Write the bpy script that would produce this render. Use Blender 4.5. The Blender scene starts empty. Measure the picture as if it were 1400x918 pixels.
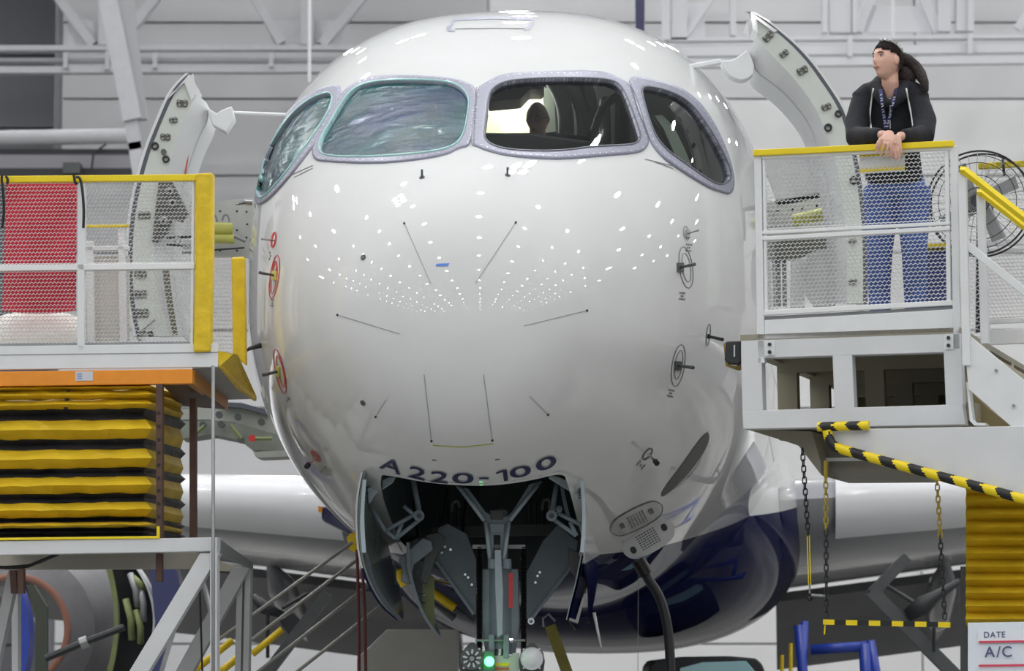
import bpy, bmesh, math, random
import numpy as np
from mathutils import Vector, Matrix
from mathutils.bvhtree import BVHTree
random.seed(4)
S = bpy.context.scene
COL = S.collection
# ------------------------------------------------------------------ camera
F = 4500.0; TP = 461/4500.0; PITCH = math.atan(TP); CP, SP = math.cos(PITCH), math.sin(PITCH); CZ = 1.2
cam = bpy.data.cameras.new('camera'); camo = bpy.data.objects.new('camera', cam); COL.objects.link(camo)
camo.location = (0, 0, CZ); camo.rotation_euler = (math.pi/2+PITCH, 0, 0)
cam.sensor_width = 36; cam.lens = 36*F/1400; cam.clip_end = 300
cam.dof.use_dof = True; cam.dof.focus_distance = 20.3; cam.dof.aperture_fstop = 4.0
S.camera = camo
# ------------------------------------------------------------------ light and exposure
w = bpy.data.worlds.new('hangar_fill'); S.world = w; w.use_nodes = True  # even fill light added through the front left open behind the camera
w.node_tree.nodes['Background'].inputs[0].default_value = (.93, .97, 1, 1)
w.node_tree.nodes['Background'].inputs[1].default_value = .42
S.view_settings.view_transform = 'Standard'; S.view_settings.look = 'None'; S.view_settings.gamma = 1
S.view_settings.exposure = 0.1
LAMP_W = 60.0
FLOOD_W = 35.0
# ------------------------------------------------------------------ helpers
def P(px, py, Y):
    a, b = (px-700)/F, -(py-459)/F
    d = Vector((a, CP-b*SP, SP+b*CP)); t = Y/d.y
    return Vector((0, 0, CZ))+d*t
def PL(px, py, pl):
    "unproject onto the vertical plane Y = pl[0] - pl[1]*X"
    a, b = (px-700)/F, -(py-459)/F
    d = Vector((a, CP-b*SP, SP+b*CP)); t = pl[0]/(d.y+pl[1]*d.x)
    return Vector((0, 0, CZ))+d*t
def proj(v):
    z = v[2]-CZ; d = v[1]*CP+z*SP; u = -v[1]*SP+z*CP
    return 700+F*v[0]/d, 459-F*u/d
MATS = {}
def mat(name, col, rough=.5, metal=0, coat=0, noise=0, nscale=8, emit=0, bump=0, bscale=30, trans=0, alpha=1):
    if name in MATS: return MATS[name]
    m = bpy.data.materials.new(name); MATS[name] = m; m.use_nodes = True
    nt = m.node_tree; b = nt.nodes['Principled BSDF']
    b.inputs['Base Color'].default_value = (*col, 1); b.inputs['Roughness'].default_value = rough
    b.inputs['Metallic'].default_value = metal; b.inputs['Coat Weight'].default_value = coat
    b.inputs['Coat Roughness'].default_value = .04
    if trans: b.inputs['Transmission Weight'].default_value = trans
    if alpha < 1: b.inputs['Alpha'].default_value = alpha
    if emit:
        b.inputs['Emission Color'].default_value = (*col, 1); b.inputs['Emission Strength'].default_value = emit
    if noise or bump:
        tc = nt.nodes.new('ShaderNodeTexCoord')
    if noise:
        n = nt.nodes.new('ShaderNodeTexNoise'); n.inputs['Scale'].default_value = nscale; n.inputs['Detail'].default_value = 6
        r = nt.nodes.new('ShaderNodeValToRGB'); nt.links.new(tc.outputs['Object'], n.inputs['Vector'])
        r.color_ramp.elements[0].position = .35; r.color_ramp.elements[1].position = .65
        r.color_ramp.elements[0].color = (*[c*(1-noise) for c in col], 1); r.color_ramp.elements[1].color = (*[min(1, c*(1+noise*.4)) for c in col], 1)
        nt.links.new(n.outputs[0], r.inputs[0]); nt.links.new(r.outputs[0], b.inputs['Base Color'])
    if bump:
        n2 = nt.nodes.new('ShaderNodeTexNoise'); n2.inputs['Scale'].default_value = bscale; n2.inputs['Detail'].default_value = 4
        bp = nt.nodes.new('ShaderNodeBump'); bp.inputs['Strength'].default_value = bump; bp.inputs['Distance'].default_value = .02
        nt.links.new(tc.outputs['Object'], n2.inputs['Vector']); nt.links.new(n2.outputs[0], bp.inputs['Height']); nt.links.new(bp.outputs[0], b.inputs['Normal'])
    return m
def lin(r, g, b):
    f = lambda c: (c/255/12.92 if c/255 <= .04045 else ((c/255+.055)/1.055)**2.4)
    return (f(r), f(g), f(b))
M_white = mat('white_enamel', lin(226, 229, 232), .35, noise=.03)
M_steelw = mat('white_steel', lin(214, 217, 221), .4, noise=.05, nscale=3)
M_mesh = mat('white_mesh_enamel', lin(232, 234, 236), .45)
M_yel = mat('safety_yellow', lin(240, 214, 20), .4, noise=.05)
M_yelpad = mat('yellow_vinyl', lin(228, 196, 30), .45, noise=.12, nscale=14, bump=.6, bscale=9)
M_yelb = mat('bellows_yellow', lin(226, 192, 42), .5, noise=.15, nscale=4, bump=.9, bscale=5)
M_blkb = mat('bellows_black', lin(62, 62, 66), .55, noise=.25, nscale=5, bump=.8, bscale=6)
M_org = mat('orange_beam_paint', lin(240, 150, 42), .4, noise=.08)
M_brn = mat('brown_steel', lin(88, 62, 52), .55, noise=.2, nscale=9)
M_dark = mat('dark_rubber', lin(38, 40, 44), .5)
M_black = mat('black_plastic', lin(24, 25, 28), .4)
M_gry = mat('grey_steel', lin(150, 152, 154), .4, metal=.3, noise=.1)
M_dgry = mat('dark_grey_paint', lin(78, 82, 84), .45, noise=.12)
M_gear = mat('gear_grey_paint', lin(134, 148, 158), .38, noise=.12, nscale=5)
M_gearl = mat('gear_light_paint', lin(172, 188, 197), .35, noise=.06)
M_bay = mat('bay_primer', lin(66, 74, 78), .6, noise=.25, nscale=6)
M_bayin = mat('door_inner_primer', lin(124, 137, 136), .4, noise=.15, nscale=4, coat=.3)
M_chrome = mat('polished_metal', (.75, .76, .78), .15, metal=1)
M_frame = mat('window_frame_alloy', lin(142, 144, 162), .45, metal=.15, noise=.08, nscale=30)
M_seal = mat('grey_seal', lin(84, 88, 98), .5)
M_navy = mat('navy_paint', lin(20, 24, 74), .2, coat=1)
M_navyt = mat('navy_lettering', lin(28, 30, 78), .4)
M_red = mat('red_marking', lin(205, 50, 52), .4)
M_redc = mat('red_cloth', lin(196, 40, 62), .75, noise=.12, nscale=5, bump=.7, bscale=4)
M_blue = mat('blue_paint', lin(44, 70, 170), .35)
M_tape = mat('blue_tape', lin(90, 140, 225), .6)
M_mark = mat('grey_marking', lin(90, 92, 98), .5)
M_yg = mat('yellow_green_primer', lin(205, 206, 110), .45, noise=.12, nscale=10)
M_gp = mat('green_primer', lin(122, 132, 84), .5, noise=.2, nscale=7)
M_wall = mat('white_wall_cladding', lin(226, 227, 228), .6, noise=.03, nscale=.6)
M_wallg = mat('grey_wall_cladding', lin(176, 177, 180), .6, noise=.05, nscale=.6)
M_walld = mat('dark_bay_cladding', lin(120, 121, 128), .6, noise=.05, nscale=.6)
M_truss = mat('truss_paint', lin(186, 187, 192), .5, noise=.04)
M_floor = mat('sealed_concrete', lin(150, 150, 147), .28, noise=.6, nscale=.22)
M_ceil = mat('ceiling_sheet', lin(196, 198, 202), .7)
M_lens = mat('lamp_lens', (.95, .97, 1), .1, trans=.4, coat=1)

def setp(o, label=None, cat=None, group=None, kind=None):
    if label: o['label'] = label
    if cat: o['category'] = cat
    if group: o['group'] = group
    if kind: o['kind'] = kind
    return o
ORG = {}
def thing(name, loc, label, cat, group=None):
    o = bpy.data.objects.new(name, None); COL.objects.link(o); o.location = loc; o.empty_display_size = .2
    ORG[o.name] = Vector(loc); return setp(o, label, cat, group)
def link(name, me, m, parent=None, org=None, label=None, cat=None, group=None, kind=None, smooth=False):
    "verts are given in world space; shift them to the thing's own origin"
    n = len(me.vertices); co = np.empty(n*3, dtype=np.float32); me.vertices.foreach_get('co', co); co = co.reshape(-1, 3)
    if parent is not None: L = ORG[parent.name]
    elif org is not None: L = Vector(org)
    else: L = Vector(((co[:, 0].min()+co[:, 0].max())/2, (co[:, 1].min()+co[:, 1].max())/2, co[:, 2].min()))
    co -= np.array(L, dtype=np.float32); me.vertices.foreach_set('co', co.ravel())
    if m is not None:
        for mm in (m if isinstance(m, (list, tuple)) else [m]): me.materials.append(mm)
    if smooth: me.polygons.foreach_set('use_smooth', [True]*len(me.polygons))
    me.update()
    o = bpy.data.objects.new(name, me); COL.objects.link(o)
    if parent is not None: o.parent = parent
    else: o.location = L
    ORG[o.name] = Vector(L)
    return setp(o, label, cat, group, kind)
class MB:
    def __init__(s): s.b = bmesh.new()
    def hexa(s, c):
        v = [s.b.verts.new(p) for p in c]
        for f in ((0, 3, 2, 1), (4, 5, 6, 7), (0, 1, 5, 4), (1, 2, 6, 5), (2, 3, 7, 6), (3, 0, 4, 7)):
            s.b.faces.new([v[i] for i in f])
        return s
    def box(s, x0, x1, y0, y1, z0, z1):
        return s.hexa([(x0, y0, z0), (x1, y0, z0), (x1, y1, z0), (x0, y1, z0), (x0, y0, z1), (x1, y0, z1), (x1, y1, z1), (x0, y1, z1)])
    def prism(s, pts, d):
        "closed polygon pts extruded by vector d"
        d = Vector(d); A = [s.b.verts.new(p) for p in pts]; B = [s.b.verts.new(Vector(p)+d) for p in pts]; n = len(A)
        s.b.faces.new(A); s.b.faces.new(B[::-1])
        for i in range(n): s.b.faces.new((A[i], B[i], B[(i+1) % n], A[(i+1) % n]))
        return s
    def strip(s, A, B, d):
        "band between polylines A and B, extruded by d"
        d = Vector(d); va = [s.b.verts.new(p) for p in A]; vb = [s.b.verts.new(p) for p in B]
        wa = [s.b.verts.new(Vector(p)+d) for p in A]; wb = [s.b.verts.new(Vector(p)+d) for p in B]
        for i in range(len(A)-1):
            for q in ((va[i], va[i+1], vb[i+1], vb[i]), (wa[i], wb[i], wb[i+1], wa[i+1]), (va[i], wa[i], wa[i+1], va[i+1]), (vb[i], vb[i+1], wb[i+1], wb[i])): s.b.faces.new(q)
        s.b.faces.new((va[0], vb[0], wb[0], wa[0])); s.b.faces.new((va[-1], wa[-1], wb[-1], vb[-1]))
        return s
    def beam(s, p, q, w, h, up=(0, 0, 1)):
        p, q = Vector(p), Vector(q); t = (q-p).normalized(); u = Vector(up)
        if abs(t.dot(u)) > .98: u = Vector((0, 1, 0))
        r = t.cross(u).normalized()*w/2; u = r.cross(t).normalized()*h/2
        return s.hexa([p-r-u, p+r-u, p+r+u, p-r+u, q-r-u, q+r-u, q+r+u, q-r+u])
    def tube(s, pts, r, n=8, closed=False):
        pts = [Vector(p) for p in pts]; m = len(pts); rr = r if isinstance(r, (list, tuple)) else [r]*m
        rings = []; prev = None
        for i, p in enumerate(pts):
            a = pts[(i-1) % m] if (i > 0 or closed) else p; b = pts[(i+1) % m] if (i < m-1 or closed) else p
            t = (b-a).normalized()
            if prev is None:
                u = Vector((0, 0, 1)) if abs(t.z) < .9 else Vector((1, 0, 0))
            else: u = prev
            x = t.cross(u).normalized(); u = x.cross(t).normalized(); prev = u
            rings.append([s.b.verts.new(p+(x*math.cos(k*2*math.pi/n)+u*math.sin(k*2*math.pi/n))*rr[i]) for k in range(n)])
        for i in range(m if closed else m-1):
            A, B = rings[i], rings[(i+1) % m]
            for k in range(n): s.b.faces.new((A[k], A[(k+1) % n], B[(k+1) % n], B[k]))
        if not closed:
            s.b.faces.new(rings[0][::-1]); s.b.faces.new(rings[-1])
        return s
    def disc(s, c, nrm, r, t, n=20):
        c = Vector(c); nrm = Vector(nrm).normalized(); return s.tube([c, c+nrm*t], r, n)
    def lathe(s, c, ax, prof, n=24):
        "prof = [(r, h)...] around axis ax from c"
        c = Vector(c); ax = Vector(ax).normalized(); u = ax.orthogonal().normalized(); x = ax.cross(u)
        R = [[s.b.verts.new(c+ax*h+(u*math.cos(k*2*math.pi/n)+x*math.sin(k*2*math.pi/n))*max(r, 1e-4)) for k in range(n)] for r, h in prof]
        for A, B in zip(R, R[1:]):
            for k in range(n): s.b.faces.new((A[k], A[(k+1) % n], B[(k+1) % n], B[k]))
        return s
    def quad(s, *p):
        s.b.faces.new([s.b.verts.new(q) for q in p]); return s
    def build(s, name, m, parent=None, smooth=False, bevel=0, **kw):
        bmesh.ops.recalc_face_normals(s.b, faces=s.b.faces)
        if bevel: bmesh.ops.bevel(s.b, geom=list(s.b.edges), offset=bevel, segments=2, affect='EDGES', profile=.5)
        me = bpy.data.meshes.new(name); s.b.to_mesh(me); s.b.free()
        if smooth == 'auto':
            o = link(name, me, m, parent, smooth=True, **kw); me.set_sharp_from_angle(angle=.7); return o
        return link(name, me, m, parent, smooth=smooth, **kw)
def pmesh(name, vs, fs, m, parent=None, **kw):
    me = bpy.data.meshes.new(name); me.from_pydata([tuple(v) for v in vs], [], fs); me.update()
    if name in ('belly_fairing', 'wing', 'flap', 'slat', 'body', 'hair', 'engine_cowl'):
        b = bmesh.new(); b.from_mesh(me); bmesh.ops.recalc_face_normals(b, faces=b.faces); b.to_mesh(me); b.free()
    return link(name, me, m, parent, **kw)
def chaikin(pts, n=2, closed=True):
    for _ in range(n):
        o = []; m = len(pts)
        for i in range(m if closed else m-1):
            a, b = pts[i], pts[(i+1) % m]
            o += [tuple(.75*x+.25*y for x, y in zip(a, b)), tuple(.25*x+.75*y for x, y in zip(a, b))]
        if not closed: o = [pts[0]]+o+[pts[-1]]
        pts = o
    return pts
def resample(pts, n, closed=True):
    q = list(pts)+([pts[0]] if closed else []); q = np.array(q, float)
    d = np.r_[0, np.cumsum(np.hypot(*np.diff(q, axis=0).T))]; t = np.linspace(0, d[-1], n+1 if closed else n)
    if closed: t = t[:-1]
    return [tuple(v) for v in np.c_[np.interp(t, d, q[:, 0]), np.interp(t, d, q[:, 1])]]
def inpoly(x, y, poly):
    x = np.asarray(x); y = np.asarray(y); ins = np.zeros(x.shape, bool); n = len(poly)
    for i in range(n):
        x0, y0 = poly[i]; x1, y1 = poly[(i+1) % n]
        if y0 == y1: continue
        c = ((y0 > y) != (y1 > y)) & (x < (x1-x0)*(y-y0)/(y1-y0)+x0); ins ^= c
    return ins
def meshpanel(name, c, nx, ny, wd, m, parent, **kw):
    "expanded metal between corners c (bl, br, tr, tl): zigzag strands touching at the nodes"
    bl, br, tr, tl = [Vector(p) for p in c]; vs = []; fs = []
    nrm = (br-bl).cross(tl-bl).normalized()
    def pt(u, v): return (bl*(1-u)+br*u)*(1-v)+(tl*(1-u)+tr*u)*v
    H = (tl-bl).length; dv = wd/H/2
    for j in range(ny+1):
        base = len(vs); sg = 1 if j % 2 else -1
        for i in range(2*nx+1):
            up = (i % 2)*2-1; v = j/ny+sg*up*.25/ny*.94; v = min(max(v, 0), 1)
            p = pt(i/(2*nx), v); e = (tl-bl)*dv
            vs += [p-e-nrm*.002, p+e+nrm*.002]
        for i in range(2*nx): a = base+2*i; fs.append((a, a+2, a+3, a+1))
    return pmesh(name, vs, fs, m, parent, kind='stuff', **kw)
_font = {}
def glyph(ch):
    "triangulated outline of a character in Blender's own font: verts in a 0..1 box, faces, aspect"
    if ch in _font: return _font[ch]
    cu = bpy.data.curves.new('glyph', 'FONT'); cu.body = ch; cu.resolution_u = 6; cu.offset = .012
    o = bpy.data.objects.new('glyph', cu); COL.objects.link(o)
    dg = bpy.context.evaluated_depsgraph_get(); me = bpy.data.meshes.new_from_object(o.evaluated_get(dg))
    bm = bmesh.new(); bm.from_mesh(me); bmesh.ops.triangulate(bm, faces=bm.faces)
    vs = np.array([v.co[:2] for v in bm.verts]); fs = [tuple(v.index for v in f.verts) for f in bm.faces]; bm.free()
    bpy.data.objects.remove(o); bpy.data.curves.remove(cu); bpy.data.meshes.remove(me)
    mn, mx = vs.min(0), vs.max(0); _font[ch] = ((vs-mn)/np.maximum(mx-mn, 1e-6), fs, (mx-mn), mn); return _font[ch]
def textmesh(string, org, ux, uz, size, track=1.0):
    "flat lettering: verts, faces on the plane org + x*ux + z*uz"
    vs = []; fs = []; x = 0
    for ch in string:
        if ch == ' ': x += .3; continue
        g, f, sz, mn = glyph(ch); b = len(vs)
        vs += [Vector(org)+Vector(ux)*((x+v[0]*sz[0])*size)+Vector(uz)*((mn[1]+v[1]*sz[1])*size) for v in g]
        fs += [tuple(b+i for i in t) for t in f]; x += (sz[0]+.09)*track
    return vs, fs
# ------------------------------------------------------------------ the hangar shell
WY = 62.0
def struct(o): o['kind'] = 'structure'; return o
struct(MB().box(-48, 48, -45, 66, -.3, 0).build('floor', M_floor))
struct(MB().box(-48, 48, -45, 66, 17, 17.3).build('ceiling', M_ceil))
struct(MB().box(-48.3, -48, -45, 66, 0, 17).build('wall_left', M_wallg))
struct(MB().box(48, 48.3, -45, 66, 0, 17).build('wall_right', M_wall))
wb = struct(MB().box(-8.6, 48, WY+.12, WY+.5, 0, 17).build('wall_back', M_wallg))
wd = struct(MB().box(-48, -8.6, WY+3.5, WY+4, 0, 17).box(-8.75, -8.6, WY+.12, WY+3.6, 0, 17).build('wall_far_bay', M_walld))
def cladding(parent, x0, x1, Yf, rows, wid, msel, hgt=1.48, zoff=.25):
    meshes = {}; L = ORG[parent.name]
    for r in range(rows):
        x = x0
        while x < x1-.1:
            ww = min(wid, x1-x); m = msel(r); k = (round(ww, 3), m.name)
            if k not in meshes:
                b = bmesh.new(); bmesh.ops.create_cube(b, size=1)
                for v in b.verts: v.co = Vector((v.co.x*(ww-.03), v.co.y*.1, v.co.z*(hgt-.035)))
                bmesh.ops.bevel(b, geom=list(b.edges), offset=.012, segments=1, affect='EDGES')
                me = bpy.data.meshes.new('wall_panel'); b.to_mesh(me); b.free(); me.materials.append(m); meshes[k] = me
            o = bpy.data.objects.new('wall_panel', meshes[k]); COL.objects.link(o); o.parent = parent
            o.location = Vector((x+ww/2, Yf, zoff+(r+.5)*hgt))-L; x += ww
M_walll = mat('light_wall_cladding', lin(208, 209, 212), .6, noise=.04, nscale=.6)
cladding(wb, -8.6, -.45, WY+.06, 11, 8.15, lambda r: M_wallg if r > 5 else M_walll)  # greyer upper rows, duller left part: weaker lamplight put into the cladding colour
cladding(wb, -.45, 24, WY+.06, 11, 8.15, lambda r: M_wall if r < 8 else M_walll)  # top rows a step greyer, lamp falloff painted here too
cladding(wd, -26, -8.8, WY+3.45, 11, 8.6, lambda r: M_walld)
# ------------------------------------------------------------------ steelwork on the back wall
TY = 58.0
def truss(tag, label, beams, gussets, pipes=(), mm=M_truss, brackets=()):
    cx = beams[0][0]; base = P((beams[0][0]+beams[0][2])/2, beams[0][1], TY)
    t = thing(tag, base, label, 'steelwork')
    xs_ = [b2[0] for b2 in beams]+[b2[2] for b2 in beams]
    beams = list(beams)+[(min(xs_), -122, max(xs_), -124, 8, 0, 'chord')]
    for x0, y0, x1, y1, wpx, dy, nm in beams:
        if nm == 'post': y0 = -300
        if nm == 'diagonal': x0, y0 = x0+(x0-x1)/(y1-y0)*(y0+120), -120
        if nm == 'chord': x0, x1 = (x0-600 if x0 < 0 else x0), (x1+500 if x1 > 1400 else x1)
        MB().beam(P(x0, y0, TY+dy), P(x1, y1, TY+dy), .25, wpx/F*TY, up=(0, 0, 1) if abs(x1-x0) > abs(y1-y0) else (1, 0, 0)).build(nm, mm, t)
    for pts in gussets:
        MB().prism([P(x, y, TY+.15) for x, y in pts], (0, .04, 0)).build('gusset_plate', mm, t)
    for x, y0, y1 in brackets:
        MB().beam(P(x, y0, TY-.15), P(x, y1, TY-.15), .08, .1).build('bracket', mm, t)
    return t
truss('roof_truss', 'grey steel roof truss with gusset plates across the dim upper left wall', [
    (-80, 68, 620, 66, 7, 0, 'chord'), (-80, 84, 620, 83, 5, .2, 'chord'), (-80, 99, 620, 95, 9, 0, 'chord'),
    (60, -30, 128, 62, 13, .1, 'diagonal'), (235, -30, 170, 52, 13, .1, 'diagonal'),
    (420, -30, 420, 64, 17, 0, 'post'), (338, -20, 385, 60, 12, .1, 'diagonal'), (510, -20, 440, 62, 13, .1, 'diagonal'),
    (150, -30, 150, 64, 30, 0, 'post')],
    [[(93, 27), (135, 27), (135, 66), (93, 66)], [(160, 27), (188, 27), (188, 66), (160, 66)], [(370, 28), (412, 28), (412, 63), (370, 63)], [(428, 28), (468, 28), (468, 63), (428, 63)]],
    brackets=[(90, 72, 94), (147, 70, 96), (212, 72, 94), (371, 72, 92)])
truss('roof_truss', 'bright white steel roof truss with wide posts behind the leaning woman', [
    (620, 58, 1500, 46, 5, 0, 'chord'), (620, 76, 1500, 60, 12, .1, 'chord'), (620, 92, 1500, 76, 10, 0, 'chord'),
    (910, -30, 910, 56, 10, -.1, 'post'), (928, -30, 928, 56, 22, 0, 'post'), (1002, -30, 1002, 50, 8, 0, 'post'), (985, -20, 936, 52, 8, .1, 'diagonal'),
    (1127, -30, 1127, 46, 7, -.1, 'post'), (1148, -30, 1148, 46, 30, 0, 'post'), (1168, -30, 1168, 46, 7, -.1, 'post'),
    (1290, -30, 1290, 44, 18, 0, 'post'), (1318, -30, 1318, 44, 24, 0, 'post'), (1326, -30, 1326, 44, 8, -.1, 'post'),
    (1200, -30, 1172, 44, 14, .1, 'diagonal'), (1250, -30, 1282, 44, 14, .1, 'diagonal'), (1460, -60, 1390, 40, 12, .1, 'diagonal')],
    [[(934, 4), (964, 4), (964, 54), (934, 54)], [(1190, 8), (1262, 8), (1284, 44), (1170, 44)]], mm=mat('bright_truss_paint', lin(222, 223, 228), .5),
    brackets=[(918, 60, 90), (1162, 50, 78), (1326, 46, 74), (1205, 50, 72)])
t = thing('leaning_column', P(205, 240, 50), 'grey box steel column leaning left of the open left door', 'steelwork')
MB().beam(P(91, -280, 50), P(182, 165, 50), .28, .28, up=(1, 0, 0)).build('flange', M_truss, t)
MB().beam(P(138, -280, 50.1), P(190, 165, 50.1), .2, .26, up=(1, 0, 0)).build('web', mat('web_paint', lin(165, 166, 170), .5), t)
MB().beam(P(178, 160, 50), P(186, 205, 50), .13, .2, up=(1, 0, 0)).build('foot', M_truss, t)
MB().beam(P(184, 195, 50), P(205, 330, 50), .13, .2, up=(1, 0, 0)).build('foot', M_truss, t)
t = thing('crane_rail', P(60, 187, 54), 'thick horizontal grey crane rail below the truss at upper left', 'rail')
MB().tube([P(-60, 190, 54), P(178, 186, 54)], .13, 12).build('tube', M_truss, t, smooth=True)
MB().beam(P(-60, 222, 54.2), P(182, 222, 54.2), .25, .34).build('lower_beam', mat('beam_mid_grey', lin(140, 140, 146), .5), t)
MB().beam(P(-60, 209, 54.2), P(182, 209, 54.2), .3, .08).build('dark_gap_channel', M_dark, t)
MB().beam(P(-60, 240, 54.2), P(182, 240, 54.2), .3, .2).build('dark_gap_channel', M_dark, t)
MB().tube([P(145, 197, 53.9), P(128, 210, 53.9), P(124, 240, 53.9)], .02, 6).build('cable', M_dark, t)
MB().box(*[c for ab in zip(P(86, 222, 53.8), P(112, 240, 54.1)) for c in ab]).build('motor_box', M_dgry, t)
setp(MB().tube([P(423, -460, 50), P(423, 112, 50)], .025, 8).build('hanging_rod', M_white), 'thin white rod hanging down above the left windshield', 'rod')
setp(MB().tube([P(1221, -460, 50), P(1221, 52, 50)], .022, 8).build('hanging_rod', M_white), 'thin white rod hanging above the woman in the hoodie', 'rod')
setp(MB().prism([P(860, -600, 45), P(890, -600, 45), P(881, 45, 45), P(869, 43, 45)], (0, .05, 0)).build('hanging_strap', M_navy), 'dark navy strap hanging down above the crown of the airliner', 'strap')
# lamps under the ceiling: each one a housing, a lens and its light
def lamp_mesh(prof, m, n=16):
    b = MB(); b.lathe((0, 0, 0), (0, 0, 1), prof, n); bmesh.ops.recalc_face_normals(b.b, faces=b.b.faces)
    me = bpy.data.meshes.new('housing'); b.b.to_mesh(me); b.b.free(); me.materials.append(m); return me
LH = lamp_mesh([(.01, .12), (.3, .0), (.31, .06), (.12, .2), (.05, .4), (.04, .8), (.01, .8)], M_gry)
LL = lamp_mesh([(.29, .02), (.15, -.02), (0, -.03)], mat('lit_lens', (1, 1, 1), .5, emit=60), 16)
li = bpy.data.lights.new('lamp_light', 'AREA'); li.shape = 'DISK'; li.size = .5; li.energy = LAMP_W; li.color = (1, .985, .96)
# (floodlight clusters are hung further down, once the nose exists to work out where their reflections fall)
# ------------------------------------------------------------------ the airliner
Q = [0, .35, .7, 1.0, 1.3, 1.6, 1.9, 2.3, 2.9, 4.0, 5.2]
TT = [3.26, 3.8, 4.197, 4.511, 4.943, 5.468, 5.852, 5.98, 5.808, 5.758, 5.758]
BB = [3.26, 2.8, 2.458, 2.243, 2.08, 1.916, 1.791, 1.726, 1.693, 1.693, 1.693]
AA = [0.0, 0.56, 0.895, 1.185, 1.438, 1.654, 1.826, 1.9, 1.909, 1.909, 1.909]
ZZ = [3.26, 3.3, 3.343, 3.432, 3.542, 3.674, 3.78, 3.825, 3.675, 3.675, 3.675]
N0 = (-.335, 19.3); AXK = .084; AXN = math.hypot(1, AXK)
def spl(yk, x):
    xk = np.array(Q, float); yk = np.array(yk, float); n = len(xk); h = np.diff(xk); A = np.zeros((n, n)); b = np.zeros(n); A[0, 0] = A[-1, -1] = 1
    for i in range(1, n-1):
        A[i, i-1] = h[i-1]; A[i, i] = 2*(h[i-1]+h[i]); A[i, i+1] = h[i]; b[i] = 6*((yk[i+1]-yk[i])/h[i]-(yk[i]-yk[i-1])/h[i-1])
    M = np.linalg.solve(A, b); x = np.asarray(x, float); i = np.clip(np.searchsorted(xk, x)-1, 0, n-2); t = x-xk[i]; hh = h[i]
    return yk[i]+t*((yk[i+1]-yk[i])/hh-hh*(2*M[i]+M[i+1])/6)+t*t*M[i]/2+t**3*(M[i+1]-M[i])/(6*hh)
def LW(l, s, z): return Vector((N0[0]+s*AXK/AXN+l/AXN, N0[1]+s/AXN-l*AXK/AXN, z))
def WL(v):
    dx, dy = v[0]-N0[0], v[1]-N0[1]; return ((dx-dy*AXK)/AXN, (dx*AXK+dy)/AXN)
qs = np.r_[np.linspace(.004, 3.0, 290), np.linspace(3.05, 4.9, 30)]; NT = 480
s_ = qs*qs; tt, bb, aa, zz = spl(TT, qs), spl(BB, qs), spl(AA, qs), spl(ZZ, qs)
th = np.linspace(0, 2*np.pi, NT, endpoint=False); c_, sn = np.cos(th), np.sin(th)
ex = 2+.5657*np.clip((qs-.3)/1.2, 0, 1)**1.5
e_ = (2/ex)[:, None]
up = sn > 0
lat = aa[:, None]*np.where(up, np.sign(c_)*np.abs(c_)**e_, c_)
zc = zz[:, None]+np.where(up, (tt-zz)[:, None]*np.abs(sn)**e_, (zz-bb)[:, None]*sn)
FX = N0[0]+s_[:, None]*AXK/AXN+lat/AXN; FY = N0[1]+s_[:, None]/AXN-lat*AXK/AXN
FV = np.stack([FX, FY, zc], -1).reshape(-1, 3)
nq = len(qs)
I, J = np.meshgrid(np.arange(nq-1), np.arange(NT), indexing='ij'); J2 = (J+1) % NT
FF = np.stack([I*NT+J, I*NT+J2, (I+1)*NT+J2, (I+1)*NT+J], -1).reshape(-1, 4)
tipv = len(FV); FV = np.vstack([FV, [[N0[0], N0[1], 3.26]]])
BV = BVHTree.FromPolygons([tuple(v) for v in FV], [tuple(f) for f in FF[:285*NT]])
def hit(px, py):
    for k in range(60):
        a, b = (px-700)/F, -(py-459)/F; d = Vector((a, CP-b*SP, SP+b*CP)).normalized()
        loc, nrm, i, _ = BV.ray_cast(Vector((0, 0, CZ)), d)
        if loc is not None:
            if nrm.dot(d) > 0: nrm = -nrm
            return loc, nrm
        px += (690-px)*.006; py += (420-py)*.006
    raise ValueError
def H(px, py, off=.003):
    p, n = hit(px, py); return p+n*off
GW = {}   # glass outlines, in picture coordinates, put onto the skin by ray casting
c7 = lambda L: [(640+x/5.385, 80+y/5.385) for x, y in L]
c5 = lambda L: [(340+x/3.991, y/3.991) for x, y in L]
c6 = lambda L: [(640+x/3.4, y/3.4) for x, y in L]
GW['right'] = (c7([(145, 400), (155, 300), (175, 240), (250, 190), (400, 165), (750, 155), (1040, 165), (1120, 210), (1180, 340), (1245, 530), (1262, 595), (1225, 635), (1120, 645), (900, 655), (700, 685), (500, 690), (280, 678), (165, 640), (122, 590), (130, 520)]),
    c7([(38, 420), (65, 225), (110, 200), (200, 145), (300, 118), (550, 103), (950, 98), (1060, 125), (1145, 172), (1192, 205), (1240, 370), (1328, 590), (1320, 650), (1270, 700), (1000, 722), (700, 748), (500, 742), (280, 722), (120, 680), (60, 650), (15, 640)]))
GW['left'] = (c5([(385, 845), (400, 760), (450, 680), (500, 590), (560, 505), (640, 462), (800, 443), (1080, 452), (1160, 485), (1200, 540), (1192, 620), (1170, 740), (1130, 795), (1050, 825), (900, 845), (700, 858), (520, 860)]),
    c5([(352, 870), (352, 800), (400, 690), (470, 570), (530, 490), (620, 435), (700, 420), (860, 415), (1100, 430), (1190, 455), (1245, 488), (1238, 600), (1215, 800), (1150, 810), (1080, 850), (900, 880), (680, 898), (400, 885)]))
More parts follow.
